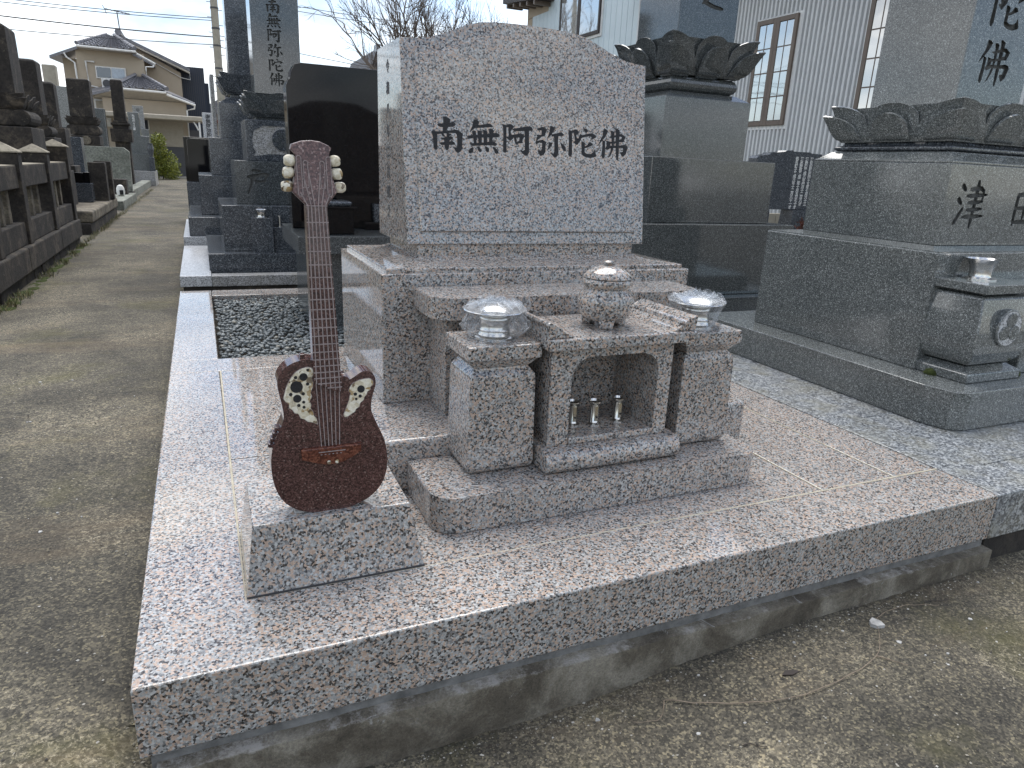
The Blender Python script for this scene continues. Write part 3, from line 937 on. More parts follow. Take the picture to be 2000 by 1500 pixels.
def vase(x, y, z, label, group, film=True, s=1.0, seed=0):
    t = thing('flower_vase', (x, y, z), label, 'vase', group)
    pr = [(.001, 0), (.066, 0), (.066, .004), (.062, .008), (.054, .010), (.0505, .018), (.049, .022), (.0495, .028), (.047, .032), (.047, .060), (.0495, .064), (.0495, .070), (.047, .074), (.052, .080), (.066, .088), (.088, .094), (.097, .096), (.1005, .0985), (.0985, .1015), (.094, .1005), (.085, .098), (.060, .090), (.045, .080), (.042, .05), (.002, .05)]
    if not film:
        pr = [(.001, 0), (.052, 0), (.052, .003), (.046, .006), (.034, .008), (.0325, .014), (.033, .028), (.036, .044), (.042, .056), (.052, .066), (.0535, .0675), (.050, .067), (.040, .056), (.034, .044), (.031, .02), (.002, .02)]
    if film:
        pr = [(r, h * .88) for r, h in pr]
    obj('cup', lathe(bmesh.new(), [(r * s, h * s) for r, h in pr], (x, y, z), 48), 'steel', t, True)
    if film:
        b = bmesh.new()
        n, rows = 72, []
        bag = .016 if seed == 3 else 0
        prof = [(.067, .003), (.070 + bag, .012), (.073 + bag * 1.6, .026), (.076 + bag * 1.7, .042), (.082 + bag, .060), (.091, .080), (.099, .094), (.101, .100), (.095, .104), (.082, .104), (.066, .103), (.050, .106), (.034, .111), (.020, .118), (.009, .120), (.0005, .112)]
        prof = [(r, h * .89) for r, h in prof]
        for j, (r, h) in enumerate(prof):
            ring = []
            for i in range(n):
                a = 2 * PI * i / n
                f = abs(noise.noise((math.cos(a) * 3.6 + seed, math.sin(a) * 3.6, h * 22))) * .030 + abs(noise.noise((math.cos(a) * 11 + seed, math.sin(a) * 11, h * 70))) * .016
                k = 1 if j < 6 else .55
                if j < 6:
                    rr_ = max(r + f * 1.0 - .011, .051)
                    hh = h + .004 * noise.noise((a * 3, seed, j))
                else:
                    rr_ = max(.0005, r + (f - .010) * k)
                    hh = h + (abs(noise.noise((math.cos(a) * 4.5 + seed, math.sin(a) * 4.5, j * .7))) * .045 if j > 8 else .003 * abs(noise.noise((a * 4, seed, j))))
                ring.append(b.verts.new((x + rr_ * math.cos(a), y + rr_ * math.sin(a), z + hh)))
            rows.append(ring)
        for p, q in zip(rows, rows[1:]):
            for i in range(n):
                b.faces.new((p[i], p[(i + 1) % n], q[(i + 1) % n], q[i]))
        obj('plastic_wrap', b, 'film', t, False)
    return t
vase(1.036, .628, .5368, 'steel flower cup in crumpled clear plastic on the pillar beside the guitar', 'wrapped steel flower cups', seed=3)
vase(1.812, .620, .5368, 'steel flower cup in crumpled clear plastic right of the incense burner', 'wrapped steel flower cups', seed=11)

# ------------------------------------------------------------------ guitar on its stone wedge
sw = thing('guitar_stand', (.47, .41, 0), 'tapered block of pink granite under the stone guitar', 'stand')
b = bmesh.new()
vs = [b.verts.new(p) for p in ((.240, .247, .0006), (.696, .247, .0006), (.700, .578, .0006), (.240, .578, .0006), (.266, .281, .180), (.664, .281, .180), (.667, .544, .180), (.268, .544, .180))]
for f in ((0, 3, 2, 1), (4, 5, 6, 7), (0, 1, 5, 4), (1, 2, 6, 5), (2, 3, 7, 6), (3, 0, 4, 7)):
    b.faces.new([vs[i] for i in f])
bmesh.ops.bevel(b, geom=b.edges[:], offset=.003, segments=2, profile=.5, affect='EDGES')
obj('block', b, 'pink', sw)
box('sealed_joint', 'darkgap', sw, .240, .697, .2455, .253, .0003, .0045, 0)

gt = thing('guitar', (.46, .34, .18), 'dark red stone guitar sculpture standing upright on a granite block', 'guitar')
def GP(u, v, d):
    v = .91926 * v + .084654
    return (.91942 * u + .01742, .305 + .06 * (v - .18) + d, v)
body = [(.455, .540), (.427, .541), (.402, .536), (.377, .52), (.362, .497), (.359, .479), (.362, .458), (.367, .431), (.372, .395), (.368, .373), (.352, .343), (.335, .302), (.330, .259), (.332, .215), (.342, .174), (.36, .143), (.389, .119), (.419, .107), (.46, .1012), (.503, .1012), (.546, .106), (.591, .124), (.625, .154), (.643, .193), (.648, .239), (.643, .286), (.63, .322), (.612, .363), (.604, .387), (.606, .414), (.614, .441), (.621, .462), (.618, .484), (.608, .496), (.592, .5), (.579, .497), (.56, .484), (.545, .477), (.532, .48), (.526, .492), (.522, .512)]
obj('body', prism(bmesh.new(), chaikin(body, 2), GP, 0, .058, .007, 3), 'red', gt, True)
neck = [(.4555, .9375), (.5075, .9375), (.5235, .500), (.5255, .452), (.515, .450), (.503, .455), (.488, .465), (.468, .477), (.4525, .484)]
obj('neck', prism(bmesh.new(), neck, GP, -.012, .028, .002), 'red', gt)
head = [(.457, .9375), (.426, .969), (.434, 1.007), (.444, 1.058), (.427, 1.071), (.431, 1.083), (.455, 1.0915), (.478, 1.094), (.500, 1.0918), (.521, 1.083), (.527, 1.076), (.517, 1.062), (.525, 1.01), (.535, .971), (.508, .9375)]
obj('headstock', prism(bmesh.new(), head, lambda u, v, d: GP(u, v, d + .10 * (v - .9375)), -.010, .020, .003), 'redlight', gt)
bm = bmesh.new()
def bar(bm, a, b_, w_, d0, d1, fn=GP):
    a, b_ = Vector((*a, 0)), Vector((*b_, 0))
    t = (b_ - a).normalized()
    n_ = Vector((-t.y, t.x, 0)) * w_ / 2
    prism(bm, [tuple((a + n_)[:2]), tuple((b_ + n_)[:2]), tuple((b_ - n_)[:2]), tuple((a - n_)[:2])], fn, d0, d1)
for i, z in enumerate((.9375, .897, .860, .825, .791, .759, .730, .702, .676, .651, .628, .606, .584, .563, .543, .525, .508, .492, .477, .464)):
    t = (.9375 - z) / (.9375 - .452)
    x0, x1 = .4555 - .003 * t, .5075 + .018 * t
    if z < .482:
        x0 = .4525 + (.482 - z) * 1.9
    bm = bmesh.new()
    bar(bm, (x0, z), (x1, z), .0026, -.0136, -.0115)
    obj('fret', bm, 'line', gt)
for i in range(6):
    bm = bmesh.new()
    t = (i + .5) / 6
    xa, xb, xc = .4555 + .052 * t, .4525 + .073 * t, .4600 + .0585 * t
    zb = .480 - .030 * t
    bar(bm, (xa, .9375), (xb, zb), .0026, -.0138, -.0117)
    bar(bm, (xb, zb), (xc, .292), .0022, -.0022, .001)
    HS = lambda u, v, d: GP(u, v, d + .10 * (v - .9375))
    side = -1 if i < 3 else 1
    q = (i if i < 3 else 5 - i)
    xt = .481 + side * (.036 - .010 * q)
    zt = (.968, 1.005, 1.036)[q]
    bar(bm, (xa, .9375), (xt, zt), .0024, -.0118, -.0098, HS)
    obj('string', bm, 'line', gt)
bm = bmesh.new()
for side in (-1, 1):
    for q, (xo, zo, h) in enumerate(((.036, .966, .085), (.020, .985, .055))):
        p = [(.481 + side * (xo - .0055 * math.cos(t)), zo + h + .0055 * math.sin(t)) for t in lin(0, PI, 6)] + [(.481 + side * (xo + .0055 * math.cos(t)), zo - .0055 * math.sin(t)) for t in lin(0, PI, 6)]
        for a, c in zip(p, p[1:] + p[:1]):
            bar(bm, a, c, .0018, -.0118, -.0096, HS)
obj('headstock_carving', bm, 'line', gt)
bm = prism(bmesh.new(), [(.409, .2965), (.572, .2965), (.571, .273), (.548, .262), (.520, .250), (.497, .2445), (.475, .2450), (.447, .254), (.411, .266)], GP, -.012, .002, .003)
obj('bridge', bm, 'bridge', gt)
bm = bmesh.new()
for i in range(6):
    x = .462 + .0105 * i
    lathe(bm, [(.0024, -.0006), (.0024, .0006)], GP(x, .277, -.0124), 8)
bar(bm, (.455, .284), (.527, .284), .0022, -.0130, -.0115)
obj('saddle', bm, 'line', gt)
for x in (.481, .503):
    b = bmesh.new()
    bmesh.ops.create_uvsphere(b, u_segments=12, v_segments=8, radius=.0052)
    bmesh.ops.translate(b, verts=b.verts, vec=GP(x, .2525, -.012))
    obj('bridge_pin', b, 'ivory', gt, True)
wl = [(.4515, .518), (.438, .522), (.421, .518), (.406, .509), (.393, .492), (.382, .472), (.376, .452), (.373, .441), (.379, .431), (.387, .425), (.386, .414), (.394, .409), (.400, .398), (.409, .397), (.414, .383), (.425, .379), (.432, .371), (.443, .369), (.458, .361), (.4545, .378), (.448, .386), (.447, .397), (.440, .408), (.443, .418), (.438, .428), (.446, .440), (.442, .451), (.449, .466), (.451, .480), (.447, .490), (.4525, .503)]
wr = [(.612, .470), (.603, .478), (.594, .478), (.576, .476), (.557, .468), (.548, .457), (.544, .447), (.551, .441), (.547, .433), (.545, .421), (.536, .399), (.528, .381), (.531, .374), (.539, .375), (.551, .383), (.559, .387), (.562, .395), (.572, .400), (.573, .410), (.584, .418), (.586, .427), (.593, .433), (.595, .442), (.604, .446), (.603, .454), (.612, .460)]
hl = [(.427, .496, .0106), (.439, .514, .0036), (.407, .496, .0044), (.4365, .476, .0044), (.408, .470, .0160), (.392, .451, .0046), (.424, .450, .0044), (.408, .438, .0108), (.424, .427, .0040), (.411, .419, .0044), (.424, .413, .0040)]
hr = [(.578, .450, .0104), (.562, .437, .0046), (.575, .430, .0046), (.564, .423, .0036)]
for o_, hs in ((wl, hl), (wr, hr)):
    w_ = obj('sound_hole_inlay', prism(bmesh.new(), chaikin(o_, 1), GP, -.0025, .001), 'ivory', gt)
    pr = o_ + o_[:1]
    bm = bmesh.new()
    for a, c in zip(pr, pr[1:]):
        bar(bm, a, c, .0022, -.0021, .0008)
    obj('inlay_edge', bm, 'line', w_)
    for x, z, r in hs:
        bm = prism(bmesh.new(), [(x + r * math.cos(t), z + r * math.sin(t)) for t in lin(0, 2 * PI * 23 / 24, 23)], GP, -.0032, -.001)
        obj('sound_hole', bm, 'blackpaint', w_)
for k, (x, z) in enumerate(((.428, 1.044), (.423, 1.015), (.418, .982), (.531, 1.047), (.5355, 1.016), (.542, .983))):
    b = bmesh.new()
    bmesh.ops.create_icosphere(b, subdivisions=3, radius=1)
    for v in b.verts:
        n_ = 1 + .10 * noise.noise(v.co * 1.7 + Vector((k * 5, 0, 0)))
        v.co = Vector((max(-.86, min(.86, v.co.x)) * .0150, v.co.y * .0115, max(-.88, min(.88, v.co.z)) * .0140)) * n_
    bmesh.ops.translate(b, verts=b.verts, vec=GP(x + (-.003 if x < .48 else .003), z, .010))
    obj('tuning_peg', b, 'ivory', gt, True)
b = bmesh.new()
bx(b, .406, .418, .345, .365, .577, .592, .002, 2)
obj('strap_pin', b, 'red', gt)
b = bmesh.new()
for z in (.362, .376, .390, .404):
    bx(b, .318 + (z - .362) * .42, .338 + (z - .362) * .42, .328, .356, z, z + .011, .003, 2)
obj('side_ridges', b, 'red', gt)
b = bmesh.new()
bx(b, .37, .535, .312, .362, .1798, .187, .002, 1)
obj('foot_pad', b, 'mortarlight', gt)

# ------------------------------------------------------------------ lotus seat
def lotus(parent, cx, cy, hb, ht, z0, z1, mat, res=1.0):
    def P(t, h):
        t %= 8
        k, f = int(t // 2), (t % 2)
        a, c = ((-h, -h), (h, -h), (h, h), (-h, h))[k], ((h, -h), (h, h), (-h, h), (-h, -h))[k]
        return a[0] + (c[0] - a[0]) * f / 2, a[1] + (c[1] - a[1]) * f / 2
    H = z1 - z0
    def prof(pts, v):
        for (a, c), (a2, c2) in zip(pts, pts[1:]):
            if v <= a2:
                t = (v - a) / (a2 - a)
                return c + (c2 - c) * t
        return pts[-1][1]
    LOW = ((0, 0), (.05, .26), (.14, .42), (.28, .55), (.45, .65), (.62, .74), (.80, .86), (.92, .95), (1, 1.02))
    UPP = ((0, .20), (.15, .38), (.35, .48), (.55, .53), (.75, .60), (.90, .70), (1, .80))
    core = []
    for v in (0, .05, .14, .28, .45, .62, .8, .93):
        h = hb + (ht - hb) * (prof(UPP, v) - (.22 if v > .04 else .30)) - .004
        core.append((z0 + v * H, cx - h, cx + h, cy - h, cy + h))
    root = obj('lotus_core', loft(bmesh.new(), core), mat, parent)
    nu, nv = (16, 10) if res >= 1 else (10, 6)
    for layer in (0, 1):
        for tc in range(8):
            b = bmesh.new()
            rows = []
            zt = z0 + H * (.72 if layer == 0 else 1.0)
            hw = (.46 if tc % 2 == 0 else .31) if layer == 0 else (.575 if tc % 2 == 0 else .435)
            for j in range(nv + 1):
                v = j / nv
                row = []
                for i in range(nu + 1):
                    u = -1 + 2 * i / nu
                    top = (.22 + .78 * math.sqrt(max(0, 1 - abs(u) ** 2.0))) if layer == 0 else (.40 + .60 * math.sqrt(max(0, 1 - abs(u) ** 2.4)))
                    vv = v * top
                    h = hb + (ht - hb) * prof(LOW if layer == 0 else UPP, vv)
                    h += ht * (.030 * (1 - u * u) * math.sin(min(1, v * 1.1) * PI * .5) if layer == 0 else .020 * (1 - u * u) * v - .01)
                    x, y = P(tc + u * hw, h)
                    row.append(b.verts.new((cx + x, cy + y, z0 + (zt - z0) * vv)))
                rows.append(row)
            for p, q in zip(rows, rows[1:]):
                for i in range(nu):
                    b.faces.new((p[i], p[i + 1], q[i + 1], q[i]))
            bmesh.ops.recalc_face_normals(b, faces=b.faces)
            fc = b.faces[0].calc_center_median() - Vector((cx, cy, 0))
            fn_ = b.faces[0].normal
            if fc.x * fn_.x + fc.y * fn_.y < 0 and abs(fn_.z) < .95:
                bmesh.ops.reverse_faces(b, faces=b.faces)
            bmesh.ops.solidify(b, geom=b.faces[:], thickness=(.013 if layer == 0 else .009) * ht / .4)
            obj('petal', b, mat, root, True)
    return root
# ------------------------------------------------------------------ neighbour on the right: grey granite tower
np_ = thing('neighbour_plot', (4.2, 1.3, -.18), 'grey granite paved plot under the tall grey gravestone', 'grave plot')
box('kerb', 'greypave', np_, 2.772, 2.998, .0, 3.0, -.18, .0, .004)
box('kerb', 'greypave', np_, 3.0, 6.2, .0, .208, -.18, .0, .004)
for xa, xb in ((3.006, 4.2), (4.204, 5.4)):
    for ya, yb in ((.216, .78), (.784, 1.72), (1.724, 2.9)):
        box('paving_slab', 'greypave', np_, xa, xb, ya, yb, -.1, -.003, .003)
box('plot_fill', 'soil', np_, 2.80, 6.0, .05, 3.2, -.45, -.12, 0)
box('mossy_footing', 'old', np_, 2.775, 6.2, .012, .2, -.46, -.182, .004)

rg = thing('gravestone', (4.0, 1.45, 0), 'tall light grey granite gravestone on lotus seat at the right edge', 'gravestone')
bm = bmesh.new()
ch = [(3.20, .66), (3.23, .54), (3.30, .50), (4.9, .50), (4.9, 2.30), (3.20, 2.30)]
prism(bm, ch, XY, -.002, .18, .006, 3)
obj('base_slab', bm, 'grey', rg)
box('lower_block', 'grey', rg, 3.392, 4.53, .862, 1.992, .1805, .752, .005)
bm = loft(bmesh.new(), [(.745, 3.40, 4.52, .87, 1.985), (.757, 3.40, 4.52, .87, 1.985), (.766, 3.575, 4.40, 1.03, 1.90)])
obj('sloped_ledge', bm, 'grey', rg)
blk = box('name_block', 'grey', rg, 3.600, 4.47, 1.045, 1.917, .7665, 1.165, .003)
FRB = lambda u, v, d: (u, 1.045 + d, v)
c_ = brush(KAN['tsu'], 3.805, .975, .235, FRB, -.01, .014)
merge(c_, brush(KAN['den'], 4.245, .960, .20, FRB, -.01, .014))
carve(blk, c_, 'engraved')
bm = loft(bmesh.new(), [(1.1655, 3.600, 4.47, 1.045, 1.917), (1.178, 3.600, 4.47, 1.045, 1.917), (1.18, 3.61, 4.46, 1.055, 1.907), (1.222, 3.665, 4.405, 1.11, 1.85), (1.224, 3.70, 4.37, 1.14, 1.81)])
obj('block_crown', soften(bm, .003, 12), 'grey', rg)
bm = loft(bmesh.new(), [(1.2245, 3.675, 4.375, 1.125, 1.825), (1.232, 3.66, 4.39, 1.11, 1.84), (1.246, 3.66, 4.39, 1.11, 1.84), (1.256, 3.69, 4.36, 1.14, 1.81), (1.275, 3.70, 4.35, 1.15, 1.80)])
obj('lotus_neck', soften(bm, .004, 12), 'bluedark', rg)
lotus(rg, 4.02, 1.47, .33, .415, 1.272, 1.465, 'grey')
twr = box('tower', 'grey', rg, 3.755, 4.262, 1.215, 1.722, 1.46, 3.1, .003)
FT = lambda u, v, d: (u, 1.215 + d, v)
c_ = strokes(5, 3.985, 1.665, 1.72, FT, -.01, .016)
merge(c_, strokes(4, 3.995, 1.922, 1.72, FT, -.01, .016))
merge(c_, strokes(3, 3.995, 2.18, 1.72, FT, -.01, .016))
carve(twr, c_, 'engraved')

# pillar with the three-leaf crest, its steel cup, the stone beside it
fp = thing('flower_pillar', (3.58, .75, .181), 'bulging grey granite pillar with round three-lobed crest', 'flower pillar')
s_ = [(.1812, 3.405, 3.795, .605, .985), (.222, 3.405, 3.795, .605, .985), (.245, 3.445, 3.755, .645, .945), (.25, 3.45, 3.75, .65, .94)]
obj('foot', soften(loft(bmesh.new(), s_), .004, 20), 'grey', fp)
s_ = [(.2505, .07), (.262, .035), (.285, .014), (.32, .002), (.36, -.004), (.42, .000), (.50, .012), (.57, .024), (.582, .032), (.584, .05)]
obj('bowl', soften(loft(bmesh.new(), inset(s_, 3.395, 3.775, .600, .960)), .006, 30), 'grey', fp)
box('neck', 'dark', fp, 3.455, 3.72, .66, .905, .584, .598, .002)
box('cap', 'grey', fp, 3.405, 3.765, .605, .955, .5985, .640, .004)
cr_ = bmesh.new()
cz, cx_ = .440, 3.590
prism(cr_, [(cx_ + .088 * math.cos(t), cz + .088 * math.sin(t)) for t in lin(0, 2 * PI * 31 / 32, 31)], XZ, .585, .62, .004)
crest = obj('crest', cr_, 'grey', fp)
b = bmesh.new()
prism(b, [(cx_ + .080 * math.cos(t), cz + .080 * math.sin(t)) for t in lin(0, 2 * PI * 31 / 32, 31)], XZ, .5835, .586)
obj('crest_ground', b, 'white', crest)
for a in (90, 210, 330):
    a = math.radians(a)
    lobe = bmesh.new()
    prism(lobe, [(cx_ + .0395 * math.cos(a) + .034 * math.cos(t), cz + .0395 * math.sin(a) + .034 * math.sin(t)) for t in lin(0, 2 * PI * 23 / 24, 23)], XZ, .579, .585, .002)
    obj('leaf_lobe', lobe, 'grey', crest)
vase(3.592, .78, .6405, 'bare steel flower cup on the crested grey pillar', None, False, 1.42)
box('offering_block', 'grey', rg, 3.86, 4.45, .66, .86, .181, .62, .005)
for (x, y, r) in ((3.402, .78, .030), (3.842, .66, .032), (3.43, .83, .02)):
    b = bmesh.new()
    bmesh.ops.create_icosphere(b, subdivisions=3, radius=r)
    for v in b.verts:
        v.co *= 1 + .25 * noise.noise(v.co * 60 + Vector((x, 0, 0)))
        v.co.z = max(0, v.co.z * .9)
    bmesh.ops.translate(b, verts=b.verts, vec=(x, y, .1805))
    tag(obj('moss_clump', b, 'moss', loc=(x, y, .1805)), {3.402: 'moss cushion between grey block and crested pillar', 3.842: 'moss cushion right of the crested pillar foot', 3.43: 'small moss cushion behind the crested pillar foot'}[x], 'moss')

# ------------------------------------------------------------------ dark tower behind it
bg_ = thing('gravestone', (3.866, 3.7, -.2), 'tall mid grey gravestone with lotus seat standing behind the pink stone', 'gravestone')
box('footing', 'mid', bg_, 2.95, 4.85, 2.90, 4.62, -.3, .15, .005)
box('base_slab', 'mid', bg_, 3.12, 4.64, 3.02, 4.46, .1505, .700, .005)
box('lower_block', 'mid', bg_, 3.292, 4.472, 3.150, 4.33, .7005, 1.178, .005)
box('upper_block', 'mid', bg_, 3.461, 4.271, 3.300, 4.11, 1.1785, 1.615, .004)
bm = loft(bmesh.new(), [(1.6155, 3.47, 4.262, 3.31, 4.10), (1.618, 3.47, 4.262, 3.31, 4.10), (1.665, 3.555, 4.177, 3.39, 4.02)])
obj('block_crown', bm, 'mid', bg_)
sec = []
for t in lin(-PI / 2, PI / 2, 8):
    d = .055 * (1 - math.cos(t))
    sec.append((1.725 + .058 * math.sin(t), 3.548 + d, 4.184 - d, 3.385 + d, 4.025 - d))
obj('rounded_neck', loft(bmesh.new(), sec), 'mid', bg_, False)
lotus(bg_, 3.866, 3.70, .30, .43, 1.785, 2.055, 'mid')
twr = box('tower', 'mid', bg_, 3.600, 4.145, 3.440, 3.985, 2.045, 3.6, .004)
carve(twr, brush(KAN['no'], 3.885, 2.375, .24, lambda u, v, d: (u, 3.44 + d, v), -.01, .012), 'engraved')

# dark name tablet far right with white columns of characters
tb = thing('memorial_tablet', (6.42, 5.0, .3), 'dark stone name tablet with columns of small white characters', 'tablet')
zt = 1.30
prof = [(5.94, .72), (5.94, 1.27), (5.965, 1.30), (6.12, 1.312), (6.135, 1.338), (6.34, 1.352), (6.36, 1.372), (6.45, 1.378), (6.47, 1.358), (6.72, 1.368), (6.745, 1.35), (6.9, 1.355), (6.93, 1.32), (6.93, .72)]
obj('slab', prism(bmesh.new(), prof, XZ, 5.0, 5.14, .006), 'bluedark', tb)
for i, (x, txt) in enumerate(((6.56, '俗名靜子平成六年十二月八十一才'), (6.635, '釋尼妙信平成二年十月五日七十才'), (6.71, '釋妙感平成八年四月十二日八才'), (6.785, '釋智證昭和四十五年七月六十三'))):
    obj('inscription_column', glyphs(txt, .047, lambda u, v, d, x=x: (x + u - .03, 5.0 + d, 1.272 + v), -.002, .001, .0012, .0385), 'trim', tb)
box('foot', 'bluedark', tb, 6.02, 6.22, 4.98, 5.16, .3, .7195, .003)
box('foot', 'bluedark', tb, 6.52, 6.80, 4.93, 5.16, .3, .7195, .004, top=(.02, .02))
box('base', 'kerbgrey', tb, 5.7, 7.2, 4.7, 5.4, -.3, .2995, .004)
bw = thing('block_wall', (7.4, 6.3, -.4), 'low concrete block wall behind the dark name tablet', 'wall')
for r in range(5):
    for c in range(10):
        box('concrete_block', 'pole', bw, 5.6 + c * .4, 5.995 + c * .4, 6.3, 6.42, -.4 + r * .2, -.205 + r * .2, .004)
def leaf_cloud(bm, c, rad, n, size, r, flat=.6, hollow=.3):
    for _ in range(n):
        while True:
            p = Vector((r.uniform(-1, 1), r.uniform(-1, 1), r.uniform(-1, 1)))
            if hollow < p.length < 1:
                break
        lump = 1 + .25 * noise.noise(p * 2.2 + Vector(c))
        q = Vector(c) + Vector((p.x * rad[0], p.y * rad[1], p.z * rad[2])) * lump
        a = Vector((r.uniform(-1, 1), r.uniform(-1, 1), r.uniform(-.3, 1))).normalized()
        d = a.cross(Vector((r.uniform(-1, 1), r.uniform(-1, 1), r.uniform(-1, 1)))).normalized()
        s = size * r.uniform(.6, 1.3)
        bm.faces.new([bm.verts.new(v) for v in (q, q + a * s * .5 + d * s * .28, q + a * s, q + a * s * .5 - d * s * .28)])
sh = thing('low_shrub', (6.55, 4.4, .2), 'small reddish shrub in front of the dark name tablet', 'shrub')
b = bmesh.new()
leaf_cloud(b, (6.52, 4.45, .56), (.32, .2, .16), 900, .05, random.Random(5), hollow=.1)
obj('foliage', b, 'redleaf', sh)
b = bmesh.new()
for k in range(9):
    a = rnd.uniform(0, 6.28)
    tube(b, [(6.52, 4.45, .0), (6.52 + .08 * math.cos(a), 4.45 + .05 * math.sin(a), .3), (6.52 + .22 * math.cos(a), 4.45 + .12 * math.sin(a), .6)], .007, 5, .003)
obj('stem', b, 'bark', sh)

# ------------------------------------------------------------------ black slab in the pebble bed
bs = thing('black_monument', (1.24, 3.6, -.1), 'polished black granite slab with grey shelf standing in the pebble bed', 'monument')
box('support', 'dark', bs, .836, 1.66, 3.300, 4.10, -.1, .4715, .004)
box('shelf', 'dark', bs, .752, 1.74, 3.200, 4.15, .472, .583, .004)
nt_ = [(.787, .5835), (.787, 1.50), (.800, 1.535), (.822, 1.548), (.826, 1.60), (.850, 1.640), (.89, 1.650), (1.60, 1.650), (1.64, 1.640), (1.66, 1.60), (1.665, 1.548), (1.69, 1.535), (1.70, 1.50), (1.70, .5835)]
obj('slab', prism(bmesh.new(), nt_, XZ, 3.76, 3.93, .006), 'black', bs)
box('incense_box', 'black', bs, .90, 1.128, 3.33, 3.62, .5835, .748, .003)
box('box_lid', 'black', bs, .885, 1.150, 3.315, 3.63, .7485, .762, .002)
box('box_ridge', 'bluedark', bs, .91, 1.125, 3.36, 3.60, .7625, .792, .012, 3)
box('side_block', 'black', bs, 1.27, 1.45, 3.66, 3.755, .5835, .635, .003)
box('upright', 'bluedark', bs, 1.345, 1.47, 3.70, 3.757, .6355, .76, .003)

# ------------------------------------------------------------------ grey tower with characters and crest, plot behind ours
bp = thing('neighbour_plot', (1.4, 6.0, -.2), 'pale granite kerb plot behind the pebble bed', 'grave plot')
box('kerb', 'white', bp, 0, .245, 5.002, 7.22, -.02, .07, .004)
box('kerb', 'kerbgrey', bp, .2475, 2.8, 5.002, 5.15, -.022, .068, .004)
box('footing', 'old', bp, .02, 2.78, 5.02, 7.2, -.45, -.0225, .004)
box('plot_fill', 'soil', bp, .25, 2.75, 5.16, 7.1, -.05, .03, 0)
gb = thing('gravestone', (.965, 6.1, 0), 'grey gravestone tower with engraved characters and crest behind the guitar head', 'gravestone')
box('base_slab', 'bluedark', gb, .235, 1.72, 5.300, 6.95, .03, .216, .004)
box('lower_block', 'bluedark', gb, .376, 1.555, 5.500, 6.77, .2165, .6205, .004)
blk = box('name_block', 'dark', gb, .521, 1.41, 5.748, 6.60, .621, 1.008, .004)
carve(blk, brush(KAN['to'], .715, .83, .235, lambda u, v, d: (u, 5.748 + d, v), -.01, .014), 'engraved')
blk = box('crest_block', 'bluedark', gb, .640, 1.30, 5.850, 6.50, 1.0085, 1.372, .004)
b = bmesh.new()
prism(b, [(.70, 1.05), (.72, 1.09), (.70, 1.13), (.695, 1.2), (.715, 1.28), (.76, 1.30), (.80, 1.325), (1.14, 1.325), (1.18, 1.30), (1.225, 1.28), (1.245, 1.2), (1.24, 1.13), (1.22, 1.09), (1.24, 1.05), (1.1, 1.075), (.84, 1.075)], XZ, 5.84, 5.858)
carve(blk, b, 'kerbgrey')
b = bmesh.new()
prism(b, [(.97 + .098 * math.cos(t), 1.205 + .098 * math.sin(t)) for t in lin(0, 2 * PI * 31 / 32, 31)], XZ, 5.842, 5.862, .004)
crest = obj('crest', b, 'bluedark', gb)
for a in range(0, 360, 60):
    a = math.radians(a)
    b = bmesh.new()
    prism(b, chaikin([(.97 + q * math.cos(a + w_), 1.205 + q * math.sin(a + w_)) for q, w_ in ((.012, 0), (.045, -.5), (.082, -.25), (.086, 0), (.082, .25), (.045, .5))], 1), XZ, 5.836, 5.8425, .0015)
    obj('crest_leaf', b, 'dark', crest)
box('lotus_neck', 'dark', gb, .74, 1.19, 5.95, 6.42, 1.3725, 1.41, .01, 3)
lotus(gb, .965, 6.18, .24, .335, 1.405, 1.615, 'dark', .5)
twr = box('tower', 'mid', gb, .754, 1.176, 5.970, 6.39, 1.61, 2.95, .004)
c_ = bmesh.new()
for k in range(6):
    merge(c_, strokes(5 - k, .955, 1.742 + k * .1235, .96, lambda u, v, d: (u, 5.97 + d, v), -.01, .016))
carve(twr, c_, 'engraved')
box('side_post', 'bluedark', gb, .609, .793, 5.348, 5.495, .03, .525, .004)
box('offering_block', 'bluedark', gb, .799, 1.20, 5.398, 5.495, .03, .440, .004)
vase(.70, 5.42, .5255, 'small steel cup on a grey post behind the guitar', None, False, 1.05)
for i, x in enumerate((.86, .99, 1.12)):
    t = thing('candle_holder', (x, 5.44, .4405), ('left', 'middle', 'right')[i] + ' one of three tiny steel holders behind the guitar neck', 'candle holder', 'steel holders behind the guitar')
    obj('stem', lathe(bmesh.new(), [(.028, 0), (.028, .004), (.010, .008), (.010, .085), (.018, .095), (.018, .10)], (x, 5.44, .4405), 16), 'steel', t, True)

# ------------------------------------------------------------------ further grave on the right side of the walk
ga = thing('gravestone', (.75, 8.6, 0), 'dark blue grey gravestone tower with deep lotus bowl beside the utility pole', 'gravestone')
box('kerb', 'white', ga, 0, 1.9, 7.300, 9.70, -.05, .156, .004)
box('base_slab', 'bluedark', ga, .066, 1.7, 7.375, 9.40, .1565, .367, .006)
box('lower_block', 'bluedark', ga, .210, 1.56, 7.800, 9.2, .3675, .815, .006)
box('middle_block', 'bluedark', ga, .357, 1.41, 8.000, 9.05, .8155, 1.240, .006)
box('upper_block', 'bluedark', ga, .496, 1.27, 8.100, 8.9, 1.2405, 1.642, .006)
bm = loft(bmesh.new(), [(1.6425, .50, 1.265, 8.105, 8.895), (1.70, .60, 1.165, 8.2, 8.8), (1.71, .62, 1.15, 8.22, 8.78)])
obj('block_crown', bm, 'bluedark', ga)
box('lotus_neck', 'bluedark', ga, .64, 1.13, 8.24, 8.76, 1.70, 1.755, .015, 3)
lotus(ga, .885, 8.5, .26, .375, 1.75, 1.985, 'bluedark', .5)
box('tower', 'bluedark', ga, .645, 1.125, 8.300, 8.74, 1.975, 3.3, .005)
